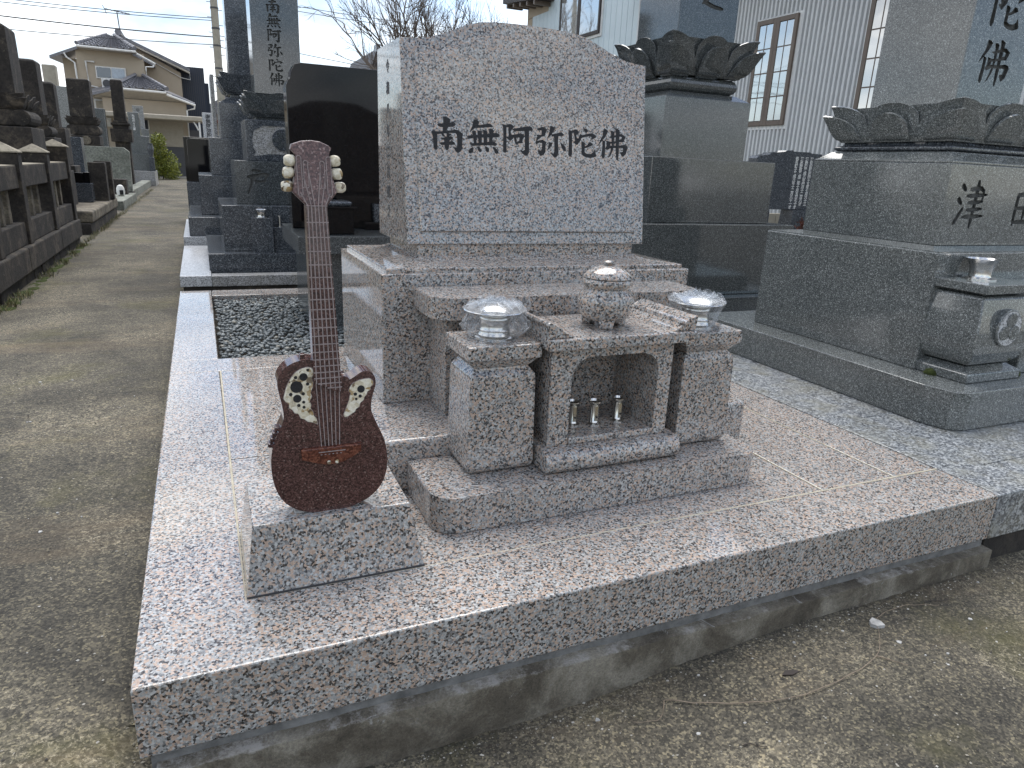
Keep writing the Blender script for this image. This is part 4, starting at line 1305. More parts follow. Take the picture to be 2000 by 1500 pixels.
box('side_slab', 'kerbgrey', ga, .44, .485, 8.95, 9.5, .2, 2.02, .005)

fb = thing('black_gravestone', (.3, 13, -.2), 'small black polished gravestone at the end of the right row', 'gravestone')
obj('slab', prism(bmesh.new(), [(.06, .56), (.06, 1.27), (.085, 1.30), (.12, 1.31), (.62, 1.31), (.65, 1.28), (.65, .56)], XZ, 13.0, 13.2, .006), 'black', fb)
box('back_slab', 'black', fb, .0, .70, 13.22, 13.34, .56, 1.335, .005)
box('base', 'bluedark', fb, 0, 1.2, 12.8, 13.8, -.2, .5595, .006)
box('kerb', 'kerbgrey', fb, -.02, 1.6, 10.0, 13.9, -.3, -.02, .006)
wg = thing('pale_gravestone', (.53, 18, -.2), 'slim pale granite gravestone with dark characters by the carport', 'gravestone')
box('tower', 'white', wg, .40, .655, 18.0, 18.26, 1.30, 2.0, .01)
obj('inscription', glyphs('南無阿弥陀佛', .115, lambda u, v, d: (.525 + u, 18.0 + d, 1.87 + v), -.003, .002, .002, .107), 'blackpaint', wg)
box('base', 'kerbgrey', wg, .25, .82, 17.8, 18.5, -.2, 1.2995, .008)
box('side_block', 'bluedark', wg, .66, .82, 17.6, 17.9, -.2, 1.48, .008)
# ------------------------------------------------------------------ old stone fence left of the walk
fe = thing('stone_fence', (-1.45, 7.5, -.19), 'old dark stone balustrade with pyramid capped posts along the walk', 'fence')
bm = bmesh.new()
for i in range(14):
    y = 5.0 + i * .345
    bx(bm, -1.75 , -1.335 + rnd.uniform(-.012, .012), y, y + .34, -.40, -.085, .012, 2)
obj('rubble_footing', bm, 'old', fe)
for a, c in ((4.6, 6.45), (6.455, 8.2), (8.205, 9.74)):
    box('kerb_stone', 'old', fe, -1.78, -1.302, a, c, -.085, .142, .014)
posts = ((5.55, .27, .98), (6.72, .27, .985), (8.15, .27, .985), (9.55, .30, 1.055))
for (y, w_, zt) in posts:
    p = box('post', 'old', fe, -1.325 - w_, -1.325, y - .0, y + .16, .1425, zt, .01)
    b = loft(bmesh.new(), [(zt + .0005, -1.335 - w_, -1.315, y - .012, y + .172), (zt + .012, -1.335 - w_, -1.315, y - .012, y + .172)], True)
    x_, y_ = -1.325 - w_ / 2, y + .08
    q = [(-1.335 - w_, y - .012), (-1.315, y - .012), (-1.315, y + .172), (-1.335 - w_, y + .172)]
    for i in range(4):
        quads(b, [[(*q[i], zt + .012), (*q[(i + 1) % 4], zt + .012), (x_, y_, zt + .095)]])
    bmesh.ops.remove_doubles(b, verts=b.verts, dist=1e-4)
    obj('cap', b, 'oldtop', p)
for (ya, yb) in ((5.71, 6.72), (6.88, 8.15), (8.31, 9.55)):
    r_ = box('top_rail', 'old', fe, -1.56, -1.35, ya, yb, .665, .87, .01)
    box('rail_lit_top', 'oldtop', fe, -1.555, -1.355, ya + .002, yb - .002, .8705, .876, 0)  # thin pale sheet, paints the sunlight on the rail top
    box('bottom_rail', 'old', fe, -1.56, -1.35, ya, yb, .143, .355, .01)
    for k in range(3):
        y = ya + (yb - ya) * (k + 1) / 4 - .05
        box('slat', 'oldtan', fe, -1.50, -1.405, y, y + .10, .356, .664, .006)
# the fence end that faces the camera side
for (x0, x1) in ((-3.6, -1.60),):
    box('kerb_stone', 'old', fe, x0 - .2, -1.79, 4.6, 5.0, -.4, .14, .012)

# ------------------------------------------------------------------ old graves of the left row
def scroll_feet(parent, x0, x1, y0, y1, z0, z1, mat):
    h = z1 - z0
    for xa in (x0, x1):
        s = 1 if xa == x0 else -1
        b = bmesh.new()
        p = [(xa + s * h * .5 + h * .55 * math.cos(t), z0 + h * .5 + h * .5 * math.sin(t)) for t in lin(0, 2 * PI * 15 / 16, 15)]
        prism(b, p, XZ, y0, y1, .01)
        obj('scroll_foot', b, mat, parent)
    box('scroll_bar', mat, parent, x0 + h * .4, x1 - h * .4, y0 + .02, y1 - .02, z0 + h * .02, z1, .015)

def old_grave(x0, x1, y, z, top, label, lot=None, scr=None, blk=(), mat='old', depth=None, bev=.02, cap=.04, group='old graves left of the walk'):
    """tower x0..x1 with front at y from z to top; lot/scr = (bottom, top); blk = boxes (grow, z0, z1)"""
    w_ = x1 - x0
    d = depth or w_
    t = thing('old_gravestone', ((x0 + x1) / 2, y + d / 2, -.2), label, 'gravestone', group)
    b = loft(bmesh.new(), [(z, x0, x1, y, y + d), (top - cap, x0 + .005, x1 - .005, y + .005, y + d - .005), (top - cap * .3, x0 + .03, x1 - .03, y + .03, y + d - .03), (top, x0 + w_ * .25, x1 - w_ * .25, y + d * .25, y + d * .75)])
    obj('tower', soften(b, .008, 20), mat, t)
    cx, cy = (x0 + x1) / 2, y + d / 2
    if lot:
        lotus(t, cx, cy, w_ * .55, w_ * .70, lot[0], lot[1], mat, .5)
    if scr:
        scroll_feet(t, cx - w_ * .72, cx + w_ * .72, cy - w_ * .6, cy + w_ * .6, scr[0], scr[1], mat)
    for g_, za, zb in blk:
        box('block', mat, t, cx - w_ / 2 - g_, cx + w_ / 2 + g_, cy - d / 2 - g_, cy + d / 2 + g_, za, zb, .014)
    return t
old_grave(-2.12, -1.60, 8.55, 1.60, 2.33, 'broad dark old gravestone at the left picture edge', (1.44, 1.61), (1.26, 1.44), ((.12, .90, 1.255), (-.02, -.2, .895)))
old_grave(-2.31, -1.912, 12.0, 1.513, 2.31, 'mottled dark old gravestone with blunt top, second from left', (1.36, 1.52), (1.20, 1.36), ((.12, .7, 1.195), (.22, -.2, .695)))
old_grave(-2.32, -2.012, 14.0, 1.39, 2.15, 'dark slender old gravestone above the fence end post', None, None, ((.09, .75, 1.385), (.18, -.2, .745)))
t = old_grave(-2.82, -2.28, 21.5, 1.865, 2.82, 'dark old gravestone on scalloped lotus and scroll feet, centre left', (1.66, 1.87), (1.40, 1.66), ((.10, 1.135, 1.395), (.24, -.2, 1.13)))
b = bmesh.new()
prism(b, [(-2.50 + .115 * math.cos(a), 1.265 + .115 * math.sin(a)) for a in lin(0, 2 * PI * 19 / 20, 19)], XZ, 21.36, 21.42, .008)
obj('round_crest', b, 'oldtan', t)
old_grave(-2.103, -1.765, 25.0, 1.95, 3.15, 'tall narrow weathered gravestone in front of the tiled roof', None, None, ((.04, 1.875, 1.945), (.10, 1.80, 1.87), (.05, 1.70, 1.795), (.13, 1.30, 1.695), (.04, -.2, 1.295)))
gg = [(-3.454, -3.10, 24, 1.2, 2.76, 'plain grey gravestone left of the lotus footed one'), (-2.45, -2.17, 23.2, 1.0, 2.18, 'plain grey gravestone between the two weathered towers'), (-2.077, -1.703, 30, 1.60, 2.435, 'smooth grey gravestone with pale characters near the shrub'), (-2.29, -1.87, 36, 2.0, 2.99, 'tall grey gravestone with small crest nearest the house')]
for i, (x0, x1, y, z, zt, lb) in enumerate(gg):
    t = thing('grey_gravestone', ((x0 + x1) / 2, y + .15, -.2), lb, 'gravestone', 'plain grey graves left of the walk')
    box('tower', 'greypave' if i == 3 else 'grey', t, x0, x1, y, y + .35, z, zt, .012)
    if i == 2:
        box('upper_base', 'grey', t, -2.196, -1.42, 29.8, 30.6, .95, z - .0005, .012)
        box('lower_base', 'grey', t, -2.25, -1.36, 29.4, 30.8, .34, .9495, .012)
        box('kerb', 'kerbgrey', t, -2.3, -1.30, 28.9, 30.9, -.2, .3395, .012)
        obj('inscription', glyphs('先祖代々之墓', .09, lambda u, v, d: (-1.89 + u, 30 + d, 2.28 + v), -.005, .002, .0018, .095), 'trim', t)
        s_ = thing('flower_urn', (-1.30, 29.3, .34), 'dark stone flower urn at the corner of a grey grave', 'urn')
        obj('urn_body', lathe(bmesh.new(), [(.06, 0), (.055, .06), (.10, .2), (.115, .34), (.085, .45), (.10, .5), (.09, .502)], (-1.38, 29.25, .84), 20), 'bluedark', s_, True)
        box('urn_post', 'bluedark', s_, -1.48, -1.28, 29.15, 29.35, .34, .8395, .01)
    else:
        box('base', 'grey', t, x0 - .14, x1 + .16, y - .15, y + .5, -.2, z - .0005, .01)
    if i == 3:
        obj('round_crest', prism(bmesh.new(), [(-2.08 + .07 * math.cos(a), 2.82 + .07 * math.sin(a)) for a in lin(0, 2 * PI * 15 / 16, 15)], XZ, 35.98, 36.01, .004), 'dark', t)
t = thing('pale_gravestone', (-4.4, 30, -.2), 'pale tan gravestone far back at the left, against the sky', 'gravestone')
box('tower', 'pole', t, -4.62, -4.20, 30, 30.45, 1.8, 3.86, .04, 3)
box('base', 'lichen', t, -4.85, -4.0, 29.8, 30.7, -.2, 1.7995, .02)
# polished dark slabs beside the fence end
t = thing('dark_slab', (-2.1, 16, -.2), 'polished blue black slab just behind the fence end post', 'gravestone')
box('slab', 'black', t, -2.33, -2.172, 16, 16.4, .60, 1.445, .006)
box('side_slab', 'bluedark', t, -2.168, -1.957, 16.02, 16.4, .60, 1.268, .006)
box('base', 'bluedark', t, -2.40, -1.93, 15.9, 16.6, -.2, .5995, .006)
t = thing('black_flower_box', (-1.64, 13.1, .155), 'small black stone box beside the weathered square stone', 'stone box')
box('box', 'black', t, -1.752, -1.62, 13.02, 13.2, .48, .65, .006)
box('box', 'black', t, -1.615, -1.525, 13.04, 13.2, .48, .66, .006)
box('pedestal', 'bluedark', t, -1.765, -1.51, 13.0, 13.25, .156, .4795, .006)
# square weathered stones on a kerb
t = thing('square_stone', (-1.46, 13.7, .155), 'weathered square stone post on mossy kerb beside the walk', 'stone')
box('block', 'old', t, -1.603, -1.330, 13.55, 13.80, .156, .822, .012)
box('back_block', 'old', t, -1.55, -1.275, 13.95, 14.15, .156, .842, .012)
k2 = thing('mossy_kerb', (-1.5, 12.6, -.2), 'low mossy stone kerb under the weathered square stone', 'kerb')
box('kerb_stone', 'oldtan', k2, -2.1, -1.305, 10.95, 14.72, -.02, .155, .03, 3)
box('footing', 'old', k2, -2.1, -1.335, 10.9, 14.7, -.4, -.021, .02)
w1 = thing('lichen_slab', (-2, 20.1, .2), 'wide pale lichen covered stone slab facing the walk', 'stone slab')
obj('slab', prism(bmesh.new(), [(-2.53, .02), (-2.53, 1.12), (-1.53, 1.12), (-1.405, 1.02), (-1.43, .02)], XZ, 20.0, 20.25, .012), 'lichen', w1)
box('base', 'old', w1, -2.6, -1.40, 19.9, 20.4, -.3, .0195, .012)
k3 = thing('pale_kerb', (-1.5, 18, -.2), 'pale concrete kerb further along the walk', 'kerb')
box('kerb_stone', 'lichen', k3, -1.85, -1.33, 16.1, 19.8, -.35, .0, .012)
k4 = thing('pale_kerb', (-1.55, 24, -.2), 'narrow pale kerb before the yellow green shrub', 'kerb')
box('kerb_stone', 'lichen', k4, -1.75, -1.46, 20.5, 28.8, -.35, .02, .012)
t = thing('old_stone_block', (-1.75, 19, 0), 'weathered low stone block behind the white canister', 'stone')
box('block', 'old', t, -1.75, -1.46, 18.9, 19.3, .0005, .36, .015)
t = thing('water_canister', (-1.545, 18.2, .0), 'white plastic canister with dark opening on the kerb', 'canister')
obj('shell', lathe(bmesh.new(), [(.05, 0), (.082, .02), (.092, .10), (.085, .18), (.06, .235), (.03, .25), (.028, .262)], (-1.545, 18.2, .0005), 20), 'plastic', t, True)
b = bmesh.new()
bx(b, -1.56, -1.48, 18.095, 18.115, .03, .14, .008)
obj('opening', b, 'blackpaint', t)

# yellow green shrub at the end of the row
sh = thing('garden_shrub', (-1.35, 37, -.2), 'rounded yellow green shrub at the far end of the walk', 'shrub')
b = bmesh.new()
r5 = random.Random(9)
for (x, y, z, rx, rz, n) in ((-1.50, 37, 1.0, .48, .60, 1500), (-1.10, 37, .45, .50, .68, 1700), (-1.42, 36.8, 1.55, .34, .33, 700), (-.95, 36.8, .10, .38, .42, 700), (-1.6, 36.9, .35, .40, .6, 900)):
    leaf_cloud(b, (x, y, z), (rx, .5, rz), n, .09, r5)
obj('foliage', b, 'leaf', sh)
b = bmesh.new()
for k in range(10):
    a = r5.uniform(0, 6.28)
    tube(b, [(-1.35, 37, -.2), (-1.35 + .1 * math.cos(a), 37 + .1 * math.sin(a), .4), (-1.35 + .35 * math.cos(a), 37 + .25 * math.sin(a), 1.2)], .018, 5, .006)
obj('stem', b, 'bark', sh)

# grass and moss along the foot of the fence and kerbs
def tufts(spots, name, label):
    b = bmesh.new()
    r = random.Random(21)
    for (x, y, z, n, s) in spots:
        for _ in range(n):
            px, py = x + r.gauss(0, s), y + r.gauss(0, s * 1.6)
            a, h = r.uniform(0, 6.28), r.uniform(.02, .075)
            dx, dy, l = math.cos(a) * .004, math.sin(a) * .004, r.uniform(.01, .05)
            bx_, by_ = px + math.sin(a) * l, py - math.cos(a) * l
            b.faces.new([b.verts.new(p) for p in ((px - dx, py - dy, z), (px + dx, py + dy, z), (bx_ + dx * .4, by_ + dy * .4, z + h), (bx_ - dx * .4, by_ - dy * .4, z + h))])
    o = obj(name, b, 'grass')
    tag(o, label, 'grass', kind='stuff')
sp = []
r6 = random.Random(4)
for i in range(130):
    y = 4.9 + i * .037
    if noise.noise((y * 2.4, 3, 0)) > .02:
        sp.append((-1.29 + r6.uniform(-.02, .06), y, -.2, 11, .024))
for i in range(60):
    sp.append((-1.29 + r6.uniform(-.02, .03), 9.9 + i * .09, -.2, 10, .02))
for i in range(40):
    sp.append((-1.28, 15 + i * .28, -.2, 12, .03))
tufts(sp, 'grass', 'short weeds and grass growing along the foot of the fence')
b = bmesh.new()
for i in range(90):
    y = 4.8 + r6.random() * 4.9
    x = -1.285 + r6.uniform(-.03, .04)
    c = bmesh.new()
    bmesh.ops.create_icosphere(c, subdivisions=2, radius=r6.uniform(.015, .05))
    for v in c.verts:
        v.co = Vector((v.co.x, v.co.y * 1.6, v.co.z * .45)) * (1 + .3 * noise.noise(v.co * 40))
    bmesh.ops.translate(c, verts=c.verts, vec=(x, y, -.195))
    merge(b, c)
tag(obj('moss', b, 'moss', None, True), 'low moss cushions along the foot of the fence', 'moss', kind='stuff')

# ------------------------------------------------------------------ twig, stalk and litter on the concrete
def on_walk(x, y, h=.004):
    return (x, y, walk_z(x, y) + h)
def curve(pts, n=14):
    out = []
    for i in range(len(pts) - 1):
        p0, p1, p2, p3 = pts[max(i - 1, 0)], pts[i], pts[i + 1], pts[min(i + 2, len(pts) - 1)]
        for k in range(n):
            t = k / n
            out.append(tuple(.5 * ((2 * p1[j]) + (-p0[j] + p2[j]) * t + (2 * p0[j] - 5 * p1[j] + 4 * p2[j] - p3[j]) * t * t + (-p0[j] + 3 * p1[j] - 3 * p2[j] + p3[j]) * t ** 3) for j in range(2)))
    return out + [pts[-1]]
tw = thing('dry_stalk', on_walk(1.55, -.22), 'curved dry plant stalk lying on the concrete in front', 'twig')
for nm, pts, r in (('stalk', ((1.27, -.12), (1.40, -.20), (1.58, -.265), (1.78, -.27), (1.94, -.235), (2.03, -.17), (2.10, -.105), (2.24, -.09), (2.36, -.13)), .0016), ('branch', ((1.94, -.235), (1.99, -.30)), .002), ('branch', ((1.27, -.12), (1.22, -.17), (1.15, -.15)), .0015)):
    b = bmesh.new()
    c = curve(pts) if len(pts) > 2 else [tuple(p) for p in pts]
    tube(b, [on_walk(x, y, .004 + .004 * abs(math.sin(i * .4))) for i, (x, y) in enumerate(c)], r, 6, r * .5)
    obj(nm, b, 'twig', tw)
def shard(x, y, s, h):
    b = bmesh.new()
    n = rnd.randint(5, 7)
    p = [(x + s * rnd.uniform(.5, 1) * math.cos(2 * PI * i / n), y + s * rnd.uniform(.4, .9) * math.sin(2 * PI * i / n)) for i in range(n)]
    z = walk_z(x, y)
    prism(b, p, XY, z - .002, z + h)
    return b
b = bmesh.new()
for i in range(30):
    x, y = rnd.uniform(.9, 3.4), rnd.uniform(-.75, -.05)
    merge(b, shard(x, y, rnd.uniform(.003, .010), rnd.uniform(.001, .003)))
for i in range(20):
    x, y = rnd.uniform(-1.1, -.03), rnd.uniform(-.1, 3.0)
    merge(b, shard(x, y, rnd.uniform(.004, .012), .004))
tag(obj('pale_litter', b, 'mortarlight'), 'small pale chips of cement scattered on the concrete', 'litter', kind='stuff')
t = shard(2.07, -.125, .032, .012)
tag(obj('cement_lump', t, 'mortarlight', loc=on_walk(2.07, -.125)), 'pale crumb of cement beside the dry stalk', 'rubble')

def grit():
    r = random.Random(77)
    V, F = [], []
    oc = [(1, 0, 0), (0, 1, 0), (-1, 0, 0), (0, -1, 0), (0, 0, 1), (0, 0, -1)]
    of = [(0, 1, 4), (1, 2, 4), (2, 3, 4), (3, 0, 4), (1, 0, 5), (2, 1, 5), (3, 2, 5), (0, 3, 5)]
    spots = []
    for _ in range(5200):
        x, y = r.uniform(.55, 3.6), -r.random() ** 1.4 * .95 - .03
        spots.append((x, y))
    for _ in range(2600):
        spots.append((r.uniform(-1.25, -.01), r.uniform(-.3, 3.2)))
    for _ in range(900):
        spots.append((r.uniform(.6, 2.9), -.045 - abs(r.gauss(0, .018))))
    for _ in range(700):
        spots.append((-abs(r.gauss(0, .02)), r.uniform(-.05, 4.6)))
    for (x, y) in spots:
        s = .0012 + .0042 * r.random() ** 3
        z = walk_z(x, y)
        o = len(V)
        a = r.uniform(0, 6.28)
        for q in oc:
            u, v = q[0] * math.cos(a) - q[1] * math.sin(a), q[0] * math.sin(a) + q[1] * math.cos(a)
            k = s * r.uniform(.6, 1.2)
            V.append((x + u * k, y + v * k * .8, z + s * .25 + q[2] * k * .6))
        F += [[o + i for i in f] for f in of]
    me = bpy.data.meshes.new('grit')
    me.from_pydata(V, [], F)
    me.materials.append(M['grit'])
    o = bpy.data.objects.new('grit', me)
    COL.objects.link(o)
    tag(o, 'loose grit and crumbs on the worn concrete', 'grit', kind='stuff')
grit()
r8_ = random.Random(31)
for i, (x, y, lb) in enumerate(((1.62, -.19, 'small dark dead leaf by the dry stalk'), (2.33, -.10, 'thin dark twig at the right end of the dry stalk'), (1.36, -.33, 'short thin twig lying before the footing'), (2.0, -.62, 'tiny dark twig near the lower right corner'))):
    b = bmesh.new()
    a = r8_.uniform(-.6, .6)
    l = r8_.uniform(.05, .10)
    if i == 0:
        prism(b, [(x, y), (x + .02, y + .012), (x + .045, y + .006), (x + .06, y - .006), (x + .03, y - .010)], XY, walk_z(x, y) + .002, walk_z(x, y) + .006)
        o = obj('dead_leaf', b, 'darkbrown', loc=on_walk(x, y))
        tag(o, lb, 'leaf')
    else:
        pts = [on_walk(x + math.cos(a) * l * k / 5, y + math.sin(a) * l * k / 5 + .006 * math.sin(k), .003) for k in range(6)]
        o = obj('twig', tube(b, pts, .0016, 5, .0008), 'darkbrown', loc=on_walk(x, y))
        tag(o, lb, 'twig')
# ------------------------------------------------------------------ metal clad building on the right
mb = thing('metal_building', (11, 10, -.4), 'building clad in white corrugated metal with brown windows, on the right', 'building')
def corrugated(y0, y1, z0, z1, pitch, amp, x, sharp=False):
    b = bmesh.new()
    n = int(round((y1 - y0) / pitch))
    ys = []
    for i in range(n):
        for f, a in (((0, 0), (.10, 1), (.55, 1), (.68, 0)) if not sharp else ((0, 0), (.03, 1), (.93, 1), (.96, 0))):
            ys.append((y0 + (i + f) * pitch, -a * amp))
    lo = [b.verts.new((x + d, y, z0)) for y, d in ys]
    hi = [b.verts.new((x + d, y, z1)) for y, d in ys]
    for i in range(len(ys) - 1):
        b.faces.new((lo[i], lo[i + 1], hi[i + 1], hi[i]))
    return b
obj('corrugated_wall', corrugated(1.0, 12.5, -.4, 4.62, .09, .046, 9.0), 'siding', mb)
obj('blue_wall', corrugated(12.5, 18.0, -.4, 5.6, .235, .012, 9.0, True), 'bluesiding', mb)
box('core', 'stucco', mb, 9.03, 17, .9, 17.95, -.4, 4.9, 0)
box('end_wall', 'stucco', mb, 9.02, 16.8, 17.97, 18.3, -.4, 6.2, 0)
box('eave_board', 'darkbrown', mb, 8.1, 9.3, .8, 12.5, 4.62, 4.82, .01)
b = bmesh.new()
quads(b, [[(8.0, 17.2, 5.15), (9.6, 17.2, 5.15), (9.6, 21.0, 5.95), (8.0, 21.0, 5.95)]])
b2 = bmesh.new()
prism(b2, [(16.6, 5.20), (18.9, 5.46), (18.9, 5.62), (16.6, 5.36)], YZ, 8.5, 17)
obj('far_eave', b2, 'darkbrown', mb)
b.free()
for i in range(5):
    box('rafter_end', 'brown', mb, 8.52, 9.0, 16.8 + i * .45, 16.88 + i * .45, 5.11 + i * .05, 5.21 + i * .05, .005)
box('wall_strip', 'stucco', mb, 8.985, 9.3, 16.9, 18.2, 5.02, 5.5, .01)
def window(y0, y1, z0, z1, leaves, cols, rows, mat='glass', frame='brown', fr=.072):
    w_ = box('window', 'trim', mb, 8.955, 9.02, y0 - .05, y1 + .05, z0 - .06, z1 + .03, .004)
    wd = (y1 - y0) / leaves
    for k in range(leaves):
        a, c = y0 + k * wd, y0 + (k + 1) * wd
        b = bmesh.new()
        for (ya, yb, za, zb) in ((a, a + fr, z0, z1), (c - fr, c, z0, z1), (a + fr, c - fr, z0, z0 + fr), (a + fr, c - fr, z1 - fr, z1)):
            bx(b, 8.915, 8.954, ya, yb, za, zb, .004, 1)
        obj('frame', b, frame, w_)
        ga, gb_, gz0, gz1 = a + fr, c - fr, z0 + fr, z1 - fr
        for i in range(cols):
            for j in range(rows):
                p0, p1 = ga + (gb_ - ga) * i / cols + .008, ga + (gb_ - ga) * (i + 1) / cols - .008
                q0, q1 = gz0 + (gz1 - gz0) * j / rows + .008, gz0 + (gz1 - gz0) * (j + 1) / rows - .008
                box('pane', mat, w_, 8.925, 8.944, p0, p1, q0, q1, .002, 1)
        b = bmesh.new()
        for i in range(1, cols):
            bx(b, 8.922, 8.950, ga + (gb_ - ga) * i / cols - .0075, ga + (gb_ - ga) * i / cols + .0075, gz0, gz1)
        for j in range(1, rows):
            bx(b, 8.9225, 8.949, ga, gb_, gz0 + (gz1 - gz0) * j / rows - .0075, gz0 + (gz1 - gz0) * j / rows + .0075)
        if cols * rows > 1:
            obj('glazing_bar', b, frame, w_)
    return w_
window(7.84, 8.74, 1.90, 3.53, 2, 2, 4)
window(5.60, 6.50, 1.90, 3.53, 2, 2, 4)
window(14.06, 16.1, 4.10, 5.4, 2, 1, 1, 'glass', 'darkbrown', .07)

# ------------------------------------------------------------------ bare tree behind the stone
def bare_tree(x, y, z0, h, label, seed):
    t = thing('bare_tree', (x, y, z0), label, 'tree', 'bare trees behind the gravestone')
    r = random.Random(seed)
    tb_, cb = bmesh.new(), bmesh.new()
    tube(tb_, [(x, y, z0), (x + .1, y, z0 + h * .2), (x + .05, y, z0 + h * .42)], .16, 8, .11)
    def grow(p, d, l, rad, lev):
        pts = [p]
        for k in range(3):
            d = (d + Vector((r.uniform(-.16, .16), r.uniform(-.16, .16), r.uniform(-.04, .12)))).normalized()
            pts.append(pts[-1] + d * l / 3)
        tube(cb, pts, rad, 4 if lev > 1 else 5, rad * .6)
        if lev >= 6:
            return
        for k in range(3):
            a = r.uniform(.25, .75)
            ax = Vector((r.uniform(-1, 1), r.uniform(-1, 1), r.uniform(-.5, .5))).normalized()
            nd = (Matrix.Rotation(a, 3, ax) @ d).normalized()
            q = pts[r.choice((1, 2, 3))] if lev else pts[3]
            grow(q, nd, l * r.uniform(.62, .82), rad * .58, lev + 1)
    top = Vector((x + .05, y, z0 + h * .42))
    for k in range(5):
        a = k * 1.26 + r.uniform(-.3, .3)
        grow(top + Vector((0, 0, -.15 * k)), Vector((math.cos(a) * .75, math.sin(a) * .6, 1)).normalized(), h * .25, .07, 1)
    obj('trunk', tb_, 'bark', t, True)
    obj('crown', cb, 'bark', t)
bare_tree(6.6, 22, -.3, 7.4, 'bare branched tree above the left shoulder of the pink stone', 4)
bare_tree(8.9, 23.5, -.3, 7.0, 'bare branched tree just left of the metal building', 12)

# ------------------------------------------------------------------ beige two-storey house
ho = thing('house', (-3, 46, -.2), 'beige two-storey house with grey tiled hip roofs at the end of the walk', 'house')
box('upper_wall', 'stucco', ho, -5.17, -2.03, 44.0, 50, -.2, 6.02, 0)
box('left_wall', 'stucco', ho, -5.95, -5.175, 45.2, 49.8, -.2, 5.62, 0)
b = bmesh.new()
prism(b, [(-6.0, -.2), (-6.0, 5.3), (-3.2, 6.95), (-.28, 5.45), (-.28, -.2)], XZ, 46.2, 52)
obj('gable_wall', b, 'stucco', ho)
box('front_wing', 'stucco', ho, -4.05, -.12, 42.4, 43.99, -.2, 3.62, 0)
def roof(name, pts, mat='tile', tiles=True, thick=.10):
    """pts = eave left, eave right, ridge right, ridge left; rows of curved tiles"""
    a, b_, c, d = (Vector(p) for p in pts)
    bm = bmesh.new()
    n = max(3, int((b_ - a).length / .27))
    rows = max(2, int((d - a).length / .30))
    nrm = (b_ - a).cross(d - a).normalized()
    if nrm.z < 0:
        nrm = -nrm
    for j in range(rows):
        v0, v1 = j / rows, (j + 1) / rows
        prev = None
        for i in range(n * 4 + 1):
            u = i / (n * 4)
            h = .085 * (math.sin(i * PI / 2) if i % 2 else 0) * (1 if i % 4 == 1 else -.4)
            lo = a.lerp(b_, u).lerp(d.lerp(c, u), v0) + nrm * (h + .055)
            hi = a.lerp(b_, u).lerp(d.lerp(c, u), v1) + nrm * h
            cur = (bm.verts.new(lo - nrm * .06), bm.verts.new(lo), bm.verts.new(hi))
            if prev:
                bm.faces.new((prev[0], cur[0], cur[1], prev[1]))
                bm.faces.new((prev[1], cur[1], cur[2], prev[2]))
            prev = cur
    return obj(name, bm, mat, ho)
def ridge(p, q, r=.10):
    b = bmesh.new()
    p, q = Vector(p), Vector(q)
    n = max(3, int((q - p).length / .3))
    for i in range(n):
        tube(b, [p.lerp(q, i / n), p.lerp(q, (i + 1.06) / n)], r * 1.08, 8, r)
    return obj('ridge_tiles', b, 'tile', ho)
def plate(name, pts, mat, t=.12):
    b = bmesh.new()
    lo = [b.verts.new((p[0], p[1], p[2] - t)) for p in pts]
    hi = [b.verts.new(p) for p in pts]
    b.faces.new(lo[::-1])
    b.faces.new(hi)
    for i in range(len(pts)):
        j = (i + 1) % len(pts)
        b.faces.new((lo[i], lo[j], hi[j], hi[i]))
    return obj(name, b, mat, ho)
# upper front hip
roof('front_roof', [(-5.0, 43.3, 6.10), (-2.35, 43.3, 6.10), (-3.3, 45.6, 6.95), (-3.85, 45.6, 6.95)])
plate('soffit', [(-5.0, 43.3, 6.05), (-2.35, 43.3, 6.05), (-2.0, 45.5, 6.02), (-5.2, 45.5, 6.02)], 'soffit', .06)
ridge((-2.35, 43.3, 6.20), (-3.4, 45.6, 7.02))
ridge((-5.0, 43.3, 6.20), (-3.8, 45.6, 7.02), .09)
plate('left_eave', [(-6.45, 44.6, 5.62), (-4.85, 43.6, 6.16), (-3.6, 46, 6.8), (-6.45, 49, 5.8)], 'tile', .14)
plate('right_eave', [(-2.5, 43.6, 6.02), (-1.55, 44.5, 5.62), (-1.55, 47, 5.75), (-3.2, 46, 6.55)], 'tile', .12)
plate('gable_roof_right', [(-3.2, 45.7, 7.12), (.22, 45.7, 5.68), (.22, 52, 5.68), (-3.2, 52, 7.12)], 'tile', .16)
plate('gable_roof_left', [(-3.2, 45.7, 7.12), (-5.2, 45.7, 6.1), (-5.2, 52, 6.1), (-3.2, 52, 7.12)], 'tile', .16)
plate('verge_board', [(-3.2, 45.72, 6.95), (.2, 45.72, 5.52), (.2, 46.15, 5.52), (-3.2, 46.15, 6.95)], 'soffit', .1)
ridge((-3.2, 45.6, 7.2), (-3.2, 52, 7.2), .17)
# lower wing hip
roof('lower_roof', [(-3.35, 41.6, 4.10), (-.95, 41.6, 4.10), (-2.05, 43.9, 4.85), (-2.55, 43.9, 4.85)])
ridge((-.95, 41.6, 4.20), (-2.1, 43.8, 4.95))
ridge((-3.35, 41.6, 4.20), (-2.5, 43.8, 4.95), .09)
plate('lower_left_eave', [(-4.75, 42.2, 3.72), (-3.25, 41.7, 4.12), (-2.5, 43.9, 4.7), (-4.75, 44, 4.1)], 'tile', .13)
plate('lower_right_eave', [(-1.05, 41.7, 4.08), (.32, 42.2, 3.62), (.32, 44.5, 3.8), (-2.0, 43.9, 4.7)], 'tile', .13)
plate('lower_soffit', [(-3.4, 41.65, 4.02), (-.95, 41.65, 4.02), (.25, 42.6, 3.62), (-4.6, 42.6, 3.66)], 'soffit', .06)
def pipe(name, pts, r=.045, mat='gutter'):
    return obj(name, tube(bmesh.new(), pts, r, 6), mat, ho)
